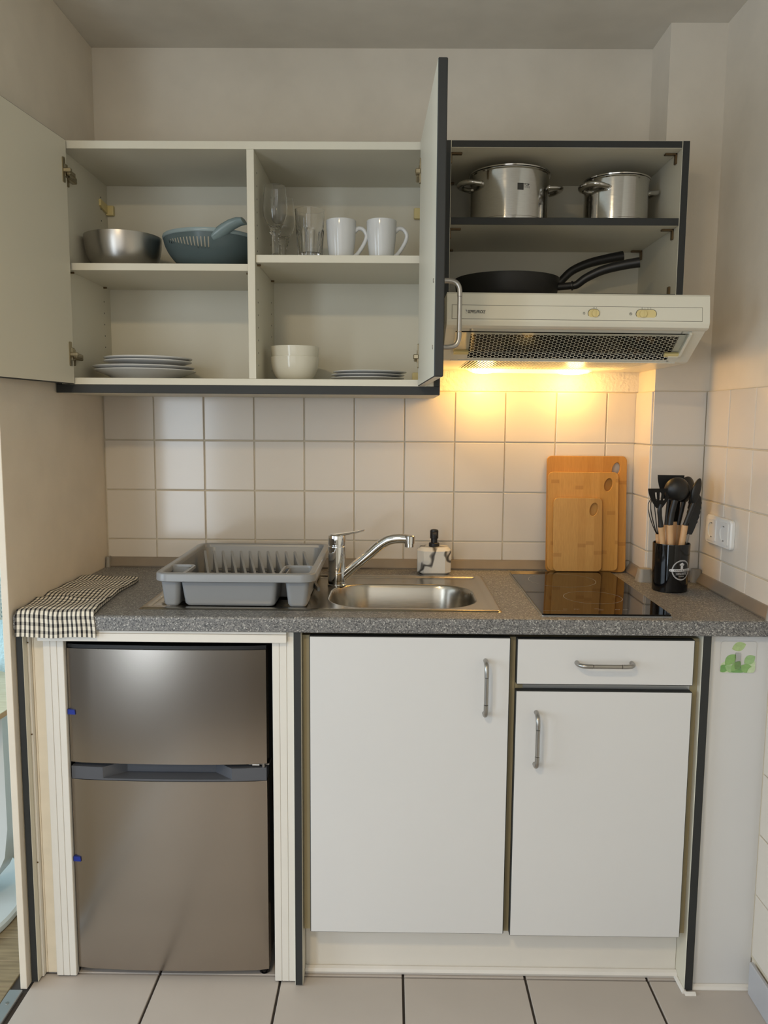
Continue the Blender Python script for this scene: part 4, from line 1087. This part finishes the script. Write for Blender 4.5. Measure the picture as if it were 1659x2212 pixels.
bmesh.ops.remove_doubles(bm, verts=bm.verts, dist=1e-5)
obj('perforated_plate', bm, 'hood', t, smooth=False)
def slope_box(x0, x1, va, vb, off0, off1):
    bm = nb(); p = [(va, off0), (vb, off0), (vb, off1), (va, off1)]
    loft(bm, [[Vector((x, 0, 0))+A0+sv*q[0]+nrm*q[1] for q in p] for x in (x0, x1)]); return bm
obj('plate_margin', join(slope_box(HX0+0.02, gx0+0.004, 0, SL, -0.001, 0.0006), slope_box(gx1-0.004, HX1-0.03, 0, SL, -0.001, 0.0006), slope_box(gx0, gx1, 0.0, v0+0.004, -0.001, 0.0006), slope_box(gx0, gx1, v1-0.003, SL, -0.001, 0.0006)), 'hood', t, smooth=False)
obj('grease_filter', slope_box(HX0+0.021, HX1-0.031, 0.002, SL-0.002, -0.012, -0.007), 'void', t, smooth=False, label='dark grease filter')
obj('visor', slope_box(HX0+0.023, HX1-0.034, 0.004, 0.080, 0.006, 0.009), 'visor', t, smooth=False, label='clear pull-out visor')
for x0, x1 in ((HX0+0.024, HX0+0.060), (HX1-0.070, HX1-0.034)):
    obj('visor_clip', slope_box(x0, x1, 0.076, 0.086, 0.003, 0.011), 'cream_plastic', t, smooth=False)
obj('visor_frame', join(slope_box(HX1-0.036, HX1-0.0305, 0.0, 0.088, 0.001, 0.012), slope_box(HX1-0.060, HX1-0.0305, 0.083, 0.088, 0.001, 0.012)), 'hood', t, smooth=False)
# bottom plate with slots
ys0, ys1 = -0.385, -0.105
sb = [B(HX0+0.02, 0.898, -0.392, -0.012, HZB, HZB+0.002), B(1.352, HX1-0.03, -0.392, -0.012, HZB, HZB+0.002), B(0.898, 1.352, -0.392, ys0, HZB, HZB+0.002), B(0.898, 1.352, ys1, -0.012, HZB, HZB+0.002)]
nsl = 54
for i in range(nsl):
    x = 0.898+(1.352-0.898)*(i+0.25)/nsl; sb.append(B(x, x+0.0038, ys0, ys1, HZB, HZB+0.002))
obj('slotted_plate', join(*sb), 'hood', t, smooth=False)
obj('filter_felt', B(0.880, 1.36, -0.388, -0.10, HZB+0.006, HZB+0.009), plain('brown_felt', srgb(52, 44, 32), 0.95), t, smooth=False)
# lamp cover and two glowing bulbs
lc = nb(); n = 24
rings = []
for i in range(n+1):
    s = i/n; x = 0.925+0.365*s; r = 0.030*min(1, (math.sin(PI*min(max(s, 0.0), 1))*6)**0.5 if 0 < s < 1 else 0.02)
    rings.append([Vector((x, -0.058+r*math.cos(PI*k_/10), HZB-0.0002-r*0.30*math.sin(PI*k_/10))) for k_ in range(11)])
loft(lc, rings, False, False, False)
obj('lamp_cover', lc, 'lamp_cover', t, label='yellow glowing lamp cover')
for xa, xb in ((0.940, 1.006), (1.185, 1.270)):
    bl = nb(); rings = []
    for i in range(13):
        s = i/12; a = math.sin(PI*s)**0.5 if 0 < s < 1 else 0.03
        rings.append(circ(Vector((xa+(xb-xa)*s, -0.058, HZB-0.0060)), 0.0100*max(a, 0.05), Vector((0, 1.8, 0)), Vector((0, 0, 0.62)), 16))
    loft(bl, rings); obj('bulb', bl, 'bulb', t, label='lit warm white bulb')
for xa, xb in ((0.945, 1.005), (1.195, 1.265)):
    pl_ = bpy.data.lights.new('hood_lamp_light', 'POINT'); pl_.energy = 1.35; pl_.color = (1.0, 0.56, 0.15); pl_.shadow_soft_size = 0.025
    po = bpy.data.objects.new('hood_lamp_light', pl_); C.objects.link(po); po.location = ((xa+xb)/2, -0.105, HZB-0.040)
# sliding switches
def switch(x0, x1, xk, z):
    o_ = obj('switch_slot', prism(nb(), rr(x0, x1, z-0.0095, z+0.0095, 0.0094, 8), HYF-0.0072, HYF-0.004, 'xz'), 'cream_plastic', t, label='cream sliding switch')
    kb = tube(nb(), [(xk, HYF-0.006, z), (xk, HYF-0.0120, z)], 0.0084, 24)
    k_ = obj('switch_knob', bevel_all(join(kb, B(xk-0.0012, xk+0.0012, HYF-0.0135, HYF-0.0113, z-0.0075, z+0.0075)), 0.0006, 1, 40), 'cream_plastic', o_)
    fr = nb(); A = rr(x0-0.001, x1+0.001, z-0.0105, z+0.0105, 0.0103, 8)
    prism(fr, A, HYF-0.0069, HYF-0.004, 'xz'); obj('switch_frame', fr, 'dark_print', o_)
switch(1.1605, 1.1855, 1.1765, 1.6085)
switch(1.2705, 1.3165, 1.2860, 1.6085)
def hood_text(s, x, z, size, shear=0.0, sx=1.0, bold=0.0):
    bm = text_bm(s, size, shear, 0, bold); return xform(bm, lambda c: (x+c.x*sx, hy(z+c.y)-0.0013, z+c.y))
obj('lettering', hood_text('SEPPELFRICKE', 0.9035, 1.6090, 0.0098, 0.22, 0.66, 0.00022), 'dark_print', t, smooth=False)
lg = nb()
for k_, zz in enumerate((0.003, -0.0045)):
    prism(lg, [(0.8790, 1.6120+zz), (0.8825, 1.6090+zz), (0.8825, 1.6030+zz+0.002), (0.8790, 1.6065+zz+0.002)], HYF-0.0066, HYF-0.004, 'xz')
obj('logo', lg, 'grey_print', t, smooth=False)
obj('lettering', join(hood_text('0', 1.1735, 1.6213, 0.0048), hood_text('1', 1.1795, 1.6213, 0.0048), hood_text('0', 1.2840, 1.6213, 0.0048), hood_text('1', 1.2905, 1.6213, 0.0048), hood_text('2', 1.2970, 1.6213, 0.0048), hood_text('3', 1.3035, 1.6213, 0.0048)), 'dark_print', t, smooth=False)
def vring(x, z, r, w): return xform(ring(0, 0, r, w, 0, 20), lambda c: (x+c.x, hy(z+c.y)-0.0013, z+c.y))
obj('lamp_symbol', join(vring(1.1510, 1.6085, 0.0019, 0.0006), *[B(1.1510+0.0029*math.cos(a)-0.0003, 1.1510+0.0029*math.cos(a)+0.0003, HYF-0.0066, HYF-0.0045, 1.6085+0.0029*math.sin(a)-0.0003, 1.6085+0.0029*math.sin(a)+0.0003) for a in [PI*k_/4 for k_ in range(8)]]), 'dark_print', t, smooth=False)
x1_ = B(1.2580-0.0028, 1.2580+0.0028, HYF-0.0066, HYF-0.0045, 1.6085-0.0003, 1.6085+0.0003); x2_ = B(1.2580-0.0003, 1.2580+0.0003, HYF-0.0066, HYF-0.0045, 1.6085-0.0028, 1.6085+0.0028)
fs = rotate(join(x1_, x2_), PI/4, 'Y', (1.2580, 0, 1.6085))
obj('fan_symbol', join(fs, vring(1.2580, 1.6085, 0.0030, 0.0006)), 'dark_print', t, smooth=False)

t.rotation_euler = (0, 0.0060, 0)   # the hood hangs a touch lower on the right
# ------------------------------------------------------------------ pots and pans
def pot(name, label, cx, cy, r, zb, h, angs, logo, hl=0.034, hw=0.036):
    t = thing(name, label, 'pot', (cx, cy, zb), 'stainless steel lidded pots')
    obj('body', L([(r-0.006, zb+0.0003), (r-0.001, zb+0.002), (r, zb+0.006), (r, zb+0.0165), (r-0.0006, zb+0.017), (r, zb+0.0176), (r, zb+h-0.004), (r+0.003, zb+h-0.001), (r+0.003, zb+h), (r-0.001, zb+h), (r-0.0015, zb+0.01), (0.0002, zb+0.008)], cx, cy, 72, True, False), 'steel_pot', t, angle=40)
    obj('lid', L([(r-0.004, zb+h-0.002), (r+0.0005, zb+h+0.0005), (r+0.0040, zb+h+0.002), (r+0.0045, zb+h+0.0045), (r+0.002, zb+h+0.0065), (r-0.006, zb+h+0.0075), (r*0.75, zb+h+0.0125), (r*0.4, zb+h+0.0150), (0.0002, zb+h+0.016)], cx, cy, 72, True, False), 'steel_pot', t, angle=40)
    for ang, tilt in angs:
        u = Vector((math.cos(ang), math.sin(ang), 0)); v = Vector((-u.y, u.x, 0)); z = zb+h*0.77
        pts = []
        for i in range(13):
            th = PI*i/12; pts.append(Vector((cx, cy, z))+u*((r-0.001) + hl*math.sin(th)**0.75)+v*(hw*math.cos(th))+Vector((0, 0, tilt*math.sin(th))))
        for e_ in (0, -1): pts[e_] = pts[e_]-u*0.004 - u*(r-math.sqrt(r*r-hw*hw))
        hd = obj('handle', tube(nb(), pts, [0.0078+0.0016*math.sin(PI*i/12) for i in range(13)], 14, True, 0.75), 'steel_pot', t)
        for sgn in (-1, 1):
            b_ = ang+sgn*math.asin(hw/r)*1.0; p = Vector((cx+r*math.cos(b_), cy+r*math.sin(b_), z)); n_ = Vector((math.cos(b_), math.sin(b_), 0))
            obj('rivet', tube(nb(), [p-n_*0.001, p+n_*0.0035], 0.0075, 14), 'steel_pot', hd)
    if logo:
        def wr(bm, off=0.0003): return xform(bm, lambda c: (cx+(r+off)*math.cos(-PI/2+0.14+c.x/r), cy+(r+off)*math.sin(-PI/2+0.14+c.x/r), zb+h*0.64+c.y))
        obj('logo', wr(flat_box(-0.008, 0.008, -0.0085, 0.0085, 6)), 'dark_print', t, smooth=False)
        obj('lettering', wr(xform(text_bm('TOP', 0.0075, 0, 0, 0.0002), lambda c: (c.x+0.0165, c.y+0.005, 0))), 'dark_print', t, smooth=False)
        obj('lettering', wr(xform(text_bm('HOME', 0.0065), lambda c: (c.x*0.9+0.0175, c.y-0.001, 0))), 'grey_print', t, smooth=False)
    return t
pot('cooking_pot', 'large stainless steel lidded pot on the left of the upper shelf', 1.0190, -0.190, 0.1035, 1.8652, 0.137, [(PI+0.30, 0.004), (0.10, 0.004)], True)
pot('cooking_pot', 'smaller stainless steel lidded pot on the right of the upper shelf', 1.3000, -0.200, 0.0830, 1.8652, 0.121, [(PI+0.62, 0.006), (0.30, 0.010)], False, 0.031, 0.036)
def pan(name, label, cx, cy, r, zb, h, ha, pts_h, lz):
    t = thing(name, label, 'frying pan', (cx, cy, zb), 'black frying pans')
    obj('body', L([(r*0.86, zb+0.0003), (r*0.90, zb+0.002), (r*0.955, zb+0.014), (r*0.99, zb+h-0.008), (r, zb+h), (r-0.003, zb+h), (r*0.97, zb+h-0.008), (r*0.93, zb+0.014), (r*0.88, zb+0.005), (0.0002, zb+0.005)], cx, cy, 72, True, False), 'black_matte', t, angle=40)
    obj('handle_mount', tube(nb(), [pts_h[0], pts_h[1]], 0.0095, 14), 'black_matte', t)
    hp = spline(pts_h[1:], 6)
    obj('handle', tube(nb(), hp, [0.0125 if i < 3 else 0.0098+0.0035*i/len(hp) for i in range(len(hp))], 16), 'black', t)
    return t
ZP = 1.6812
pan('frying_pan', 'larger black frying pan with long curved handle standing on the hood shelf', 1.0180, -0.190, 0.1400, ZP, 0.0570, 0, [(1.138, -0.222, ZP+0.034), (1.183, -0.234, ZP+0.036), (1.196, -0.238, ZP+0.038), (1.218, -0.246, ZP+0.054), (1.258, -0.258, ZP+0.072), (1.308, -0.272, ZP+0.083), (1.346, -0.282, ZP+0.088)], 0)
pan('frying_pan', 'smaller black frying pan nested inside the larger pan', 1.0150, -0.190, 0.1310, ZP+0.0062, 0.0520, 0, [(1.140, -0.160, ZP+0.044), (1.162, -0.160, ZP+0.052), (1.172, -0.160, ZP+0.062), (1.200, -0.160, ZP+0.088), (1.245, -0.160, ZP+0.108), (1.298, -0.160, ZP+0.121), (1.336, -0.160, ZP+0.128)], 0)

# ------------------------------------------------------------------ crockery
def bowl_lathe(prof_o, th):
    inn = [(max(0.0002, r-th), z+(th if r < prof_o[0][0]*1.05 else 0)) for r, z in prof_o[::-1]]
    return prof_o+inn
def steel_bowl():
    cx, cy, zb, r, h = -0.0120, -0.200, 1.7512, 0.1010, 0.0900
    o_ = [(0.045, zb), (0.060, zb+0.001)]
    for i in range(1, 13):
        a = i/12; o_.append((0.060+(r-0.060)*math.sin(a*PI/2)**0.85, zb+0.001+(h-0.001)*(1-math.cos(a*PI/2))**0.92))
    inn = [(q-0.0012, z+0.0005) for q, z in o_[::-1][:-1]]
    obj('mixing_bowl', L(o_+inn+[(0.0002, zb+0.0015)], cx, cy, 72, True, False), 'steel_bowl', label='brushed steel mixing bowl on the upper left shelf', cat='bowl', angle=60)
steel_bowl()
def colander():
    cx, cy, zb, r, h = 0.2210, -0.1920, 1.7512, 0.1235, 0.0920
    t = thing('colander', 'blue-grey plastic colander with slots and handle beside the steel bowl', 'colander', (cx, cy, zb))
    n = 240; prof = []
    NZ = 24
    for i in range(NZ+1):
        a = i/NZ; prof.append((0.062+(r-0.062)*math.sin(a*PI/2)**0.8, zb+0.001+(h-0.004)*a))
    bm = nb(); V = [[bm.verts.new((cx+q*math.cos(2*PI*k_/n), cy+q*math.sin(2*PI*k_/n), z)) for k_ in range(n)] for q, z in prof]
    for i in range(NZ):
        for k_ in range(n):
            ang = (k_+0.5)/n*360
            rel = ang-215
            if k_ % 3 == 0 and 3 < rel < 66:
                top_row = 19; low = 19-int(2+6*(1-abs(rel-60)/60)) if rel <= 60 else 12
                if low <= i < top_row: continue
            j = (k_+1) % n; bm.faces.new((V[i][k_], V[i][j], V[i+1][j], V[i+1][k_]))
    bm.faces.new([V[0][k_] for k_ in range(n)][::-1])
    bmesh.ops.solidify(bm, geom=bm.faces[:], thickness=0.0018)
    obj('bowl', bm, 'colander', t, angle=60)
    obj('rim', L([(r-0.003, zb+h-0.010), (r+0.001, zb+h-0.009), (r+0.0025, zb+h-0.004), (r+0.001, zb+h+0.0005), (r-0.004, zb+h+0.0015), (r-0.0055, zb+h-0.002)], cx, cy, 96), plain('pale_blue_plastic', srgb(144, 160, 163), 0.25), t, angle=60)
    a = math.radians(-62); u = Vector((0.86, -0.50, 0)).normalized(); v = Vector((-u.y, u.x, 0))
    p0 = Vector((cx+(r-0.004)*math.cos(a), cy+(r-0.004)*math.sin(a), zb+h-0.002))
    # broad moulded grip rising to the right
    bm = nb(); rg = []
    for s, zz, w_, th in ((-0.024, -0.020, 0.028, 0.010), (-0.012, -0.009, 0.031, 0.0145), (0.004, 0.002, 0.032, 0.0145), (0.022, 0.013, 0.030, 0.013), (0.040, 0.020, 0.028, 0.0115), (0.054, 0.021, 0.028, 0.010)):
        c = p0+Vector((1, -0.08, 0)).normalized()*s+Vector((0, 0, zz)); rg.append([c+Vector((0.25, 1, 0)).normalized()*(w_*math.cos(2*PI*k_/14))*0.6+Vector((-0.45, 0, 1)).normalized()*(th*math.sin(2*PI*k_/14)) for k_ in range(14)])
    loft(bm, rg); obj('handle', bm, M['colander'], t)
colander()
def plate(name, label, cx, cy, r, zb, group, prof=None, first=True):
    o_ = [(r*0.55, zb+0.0002), (r*0.585, zb+0.0002), (r*0.60, zb+0.0035), (r*0.70, zb+0.0090), (r*0.90, zb+0.0165), (r*0.985, zb+0.0185), (r, zb+0.0200), (r*0.995, zb+0.0217), (r*0.97, zb+0.0222), (r*0.88, zb+0.0195), (r*0.68, zb+0.0120), (r*0.58, zb+0.0065), (0.0002, zb+0.0055)]
    if prof: o_ = [(q*r, zb+z) for q, z in prof]
    return obj(name, L(o_, cx, cy, 72, True, False), 'ceramic', label=label, cat='plate', group=group, angle=40)
big = [(0.52, 0.0002), (0.60, 0.0002), (0.62, 0.0030), (0.74, 0.012), (0.92, 0.0215), (0.985, 0.0245), (1.0, 0.0262), (0.995, 0.0280), (0.97, 0.0285), (0.88, 0.0250), (0.70, 0.0150), (0.60, 0.0070), (0.0002, 0.0060)]
ZS = 1.4642
p1 = plate('dinner_plate', 'large white dinner plate at the bottom of the left plate stack', 0.0330, -0.180, 0.1350, ZS, 'plates in the left stack', big)
p2 = copy_thing(p1, (-0.004, 0.0, 0.0095), 'large white dinner plate second from the bottom of the left stack')
small = [(0.50, 0.0002), (0.58, 0.0002), (0.60, 0.0030), (0.72, 0.0080), (0.90, 0.0130), (0.985, 0.0150), (1.0, 0.0163), (0.995, 0.0180), (0.97, 0.0184), (0.88, 0.0165), (0.70, 0.0105), (0.60, 0.0065), (0.0002, 0.0055)]
p3 = plate('soup_plate', 'smaller white plate third from the bottom of the left stack', 0.0420, -0.185, 0.1170, ZS+0.0095+0.0287+0.0070-0.0170, 'plates in the left stack', [(q, z*1.35) for q, z in small])
p4 = copy_thing(p3, (0.001, 0, 0.0085), 'smaller white plate on top of the left stack')
flat = [(0.62, 0.0002), (0.68, 0.0002), (0.70, 0.0020), (0.86, 0.0058), (0.97, 0.0078), (1.0, 0.0092), (0.995, 0.0106), (0.97, 0.0110), (0.86, 0.0090), (0.70, 0.0055), (0.0002, 0.0050)]
q1 = plate('side_plate', 'flat white side plate at the bottom of the right stack', 0.6440, -0.195, 0.1005, ZS, 'side plates in the right stack', flat)
copy_thing(q1, (0.001, 0, 0.0080), 'flat white side plate in the middle of the right stack')
copy_thing(q1, (0.0065, -0.004, 0.0160), 'flat white side plate on top of the right stack')
def cereal():
    cx, cy, zb, r, h = 0.4470, -0.205, ZS, 0.0655, 0.0640
    o_ = [(0.030, zb+0.0002), (0.036, zb+0.0002)]
    for i in range(1, 13):
        a = i/12; o_.append((0.036+(r-0.036)*math.sin(a*PI/2)**0.75, zb+0.001+(h-0.001)*(1-math.cos(a*PI/2))**0.80))
    inn = [(q-0.0032, z+0.001) for q, z in o_[::-1]]
    return obj('cereal_bowl', L(o_+inn+[(0.0002, zb+0.0035)], cx, cy, 64, True, False), 'ceramic_warm', label='cream white bowl at the bottom of the two stacked bowls', cat='bowl', group='stacked cream bowls', angle=60)
b1 = cereal(); copy_thing(b1, (0.001, 0.0, 0.0275), 'cream white bowl nested on top of the other bowl')
def mug(cx, cy, zb, label):
    t = thing('mug', label, 'mug', (cx, cy, zb), 'white mugs on the upper shelf')
    obj('body', L([(0.029, zb+0.0003), (0.0312, zb+0.0015), (0.0330, zb+0.020), (0.0365, zb+0.050), (0.0385, zb+0.080), (0.0390, zb+0.0985), (0.0380, zb+0.1000), (0.0362, zb+0.0985), (0.0350, zb+0.075), (0.0295, zb+0.010), (0.0002, zb+0.006)], cx, cy, 56, True, False), 'ceramic', t, angle=45)
    pts = spline([(cx+0.0345, cy, zb+0.074), (cx+0.044, cy, zb+0.0815), (cx+0.056, cy, zb+0.0795), (cx+0.0655, cy, zb+0.066), (cx+0.0630, cy, zb+0.050), (cx+0.052, cy, zb+0.030), (cx+0.040, cy, zb+0.0145), (cx+0.0305, cy, zb+0.0095)], 5)
    obj('handle', tube(nb(), pts, [0.0064-0.0015*math.sin(PI*i/len(pts)) for i in range(len(pts))], 14), 'ceramic', t)
    return t
ZU = 1.7737
mg = mug(0.5760, -0.258, ZU, 'white mug next to the drinking glass'); copy_thing(mg, (0.1050, 0, 0), 'white mug at the right end of the row')
def tumbler():
    cx, cy, zb = 0.4955, -0.262, ZU
    bm = nb(); n = 72; rings = []
    def rad(z, a):
        r = 0.0315+0.0075*(z/0.125)
        if z < 0.074: r -= 0.0034*abs(math.sin(5*a))**0.8*min(1, (0.078-z)/0.010)
        return r
    zs = [0.0005, 0.003, 0.02, 0.04, 0.06, 0.068, 0.072, 0.076, 0.080, 0.10, 0.124, 0.1255]
    for z in zs: rings.append([Vector((cx+rad(z, 2*PI*k_/n)*math.cos(2*PI*k_/n), cy+rad(z, 2*PI*k_/n)*math.sin(2*PI*k_/n), zb+z)) for k_ in range(n)])
    for z, r in ((0.1255, 0.0368), (0.10, 0.0355), (0.078, 0.0325), (0.05, 0.0290), (0.018, 0.0270), (0.0145, 0.0240)): rings.append([Vector((cx+r*math.cos(2*PI*k_/n), cy+r*math.sin(2*PI*k_/n), zb+z)) for k_ in range(n)])
    loft(bm, rings)
    obj('tumbler', bm, 'glass', label='clear faceted drinking glass between wine glasses and mugs', cat='glass', angle=50)
tumbler()
def wine(cx, cy, label):
    zb = ZU
    o_ = [(0.0300, zb+0.0004), (0.0310, zb+0.0015), (0.0270, zb+0.0035), (0.012, zb+0.008), (0.0085, zb+0.018), (0.0080, zb+0.040), (0.0090, zb+0.060), (0.0140, zb+0.0705), (0.0150, zb+0.074), (0.0120, zb+0.0775), (0.0150, zb+0.0835), (0.0240, zb+0.096), (0.0305, zb+0.112), (0.0325, zb+0.130), (0.0310, zb+0.155), (0.0270, zb+0.186), (0.0262, zb+0.187)]
    inn = [(0.0254, zb+0.186), (0.0294, zb+0.155), (0.0309, zb+0.130), (0.0289, zb+0.112), (0.0222, zb+0.0965), (0.012, zb+0.087), (0.0002, zb+0.0845)]
    return obj('wine_glass', L(o_+inn, cx, cy, 56, True, False), 'glass', label=label, cat='glass', group='stemmed glasses', angle=60)
w1 = wine(0.4040, -0.255, 'clear stemmed wine glass at the front by the divider'); copy_thing(w1, (0.006, 0.120, 0), 'second clear stemmed wine glass behind the front one')

# ------------------------------------------------------------------ corner of the room beyond the partition
t = thing('side_table', 'round pale wood side table with bent white leg beyond the partition', 'table', (-0.63, -0.35, 0))
tc = (-0.640, -0.372); TR = 0.347
obj('tabletop', bevel_all(L([(TR, 0.585), (TR, 0.600)], *tc, 96, True, True), 0.0015), 'table_oak', t, angle=40)
obj('top_edge', L([(TR+0.0005, 0.5845), (TR+0.0015, 0.586), (TR+0.0015, 0.597), (TR+0.0005, 0.5985)], *tc, 96), plain('edge_oak', srgb(168, 136, 98), 0.5, var=0.1, vscale=30), t)
obj('base', bevel_all(L([(0.325, 0.002), (0.327, 0.006), (0.327, 0.018), (0.320, 0.024)], -0.634, -0.362, 96, True, True), 0.001), 'table_white', t, angle=40)
bm = nb(); rings = []
for p, nx, nz_ in [((-0.335, -0.31, 0.584), 1, 0), ((-0.335, -0.31, 0.25), 1, 0), ((-0.345, -0.31, 0.170), 0.92, -0.38), ((-0.375, -0.31, 0.105), 0.75, -0.66), ((-0.43, -0.31, 0.060), 0.45, -0.89), ((-0.52, -0.31, 0.040), 0.1, -1), ((-0.64, -0.31, 0.036), 0, -1)]:
    c = Vector(p); nv = Vector((nx, 0, nz_)).normalized()*0.010; wv = Vector((0, 0.045, 0))
    rings.append([c+nv+wv, c+nv-wv, c-nv-wv, c-nv+wv])
loft(bm, rings); obj('leg', bevel_all(bm, 0.003, 2, 40), 'table_white', t)
obj('candle_holder', L([(0.030, 0.6003), (0.034, 0.604), (0.030, 0.622), (0.018, 0.634), (0.0002, 0.636)], -0.500, -0.120, 32, True, False), plain('grey_green_glaze', srgb(120, 128, 120), 0.4), label='small grey domed object on the side table', cat='ornament')
bm = nb(); N1, N2 = 40, 16
for i in range(N1):
    for j in range(N2):
        a = 2*PI*i/N1; z = 0.775+0.10*j/N2
        if (i+j) % 2: continue
        c = Vector((-0.500+0.075*math.cos(a), -0.095+0.075*math.sin(a), z))
        tg = Vector((-math.sin(a), math.cos(a), 0)); bmesh.ops.create_cube(bm, size=1.0, matrix=Matrix.Translation(c) @ tg.to_track_quat('X', 'Z').to_matrix().to_4x4() @ Matrix.Diagonal((0.013, 0.004, 0.007, 1)))
bk = thing('wicker_wall_basket', 'pale woven basket hanging on the bright wall beyond the partition', 'basket', (-0.50, -0.095, 0.77))
obj('weave', bm, plain('pale_wicker', srgb(196, 206, 204), 0.8), bk, kind='stuff')
obj('rim', tube(nb(), [(-0.500+0.076*math.cos(2*PI*k_/40), -0.095+0.076*math.sin(2*PI*k_/40), 0.880) for k_ in range(41)], 0.005, 8, False), plain('pale_wicker_rim', srgb(206, 214, 212), 0.8), bk)
obj('floor_disc', L([(0.072, 0.772), (0.074, 0.778)], -0.500, -0.095, 40, True, True), plain('pale_wicker_base', srgb(190, 200, 198), 0.8), bk)
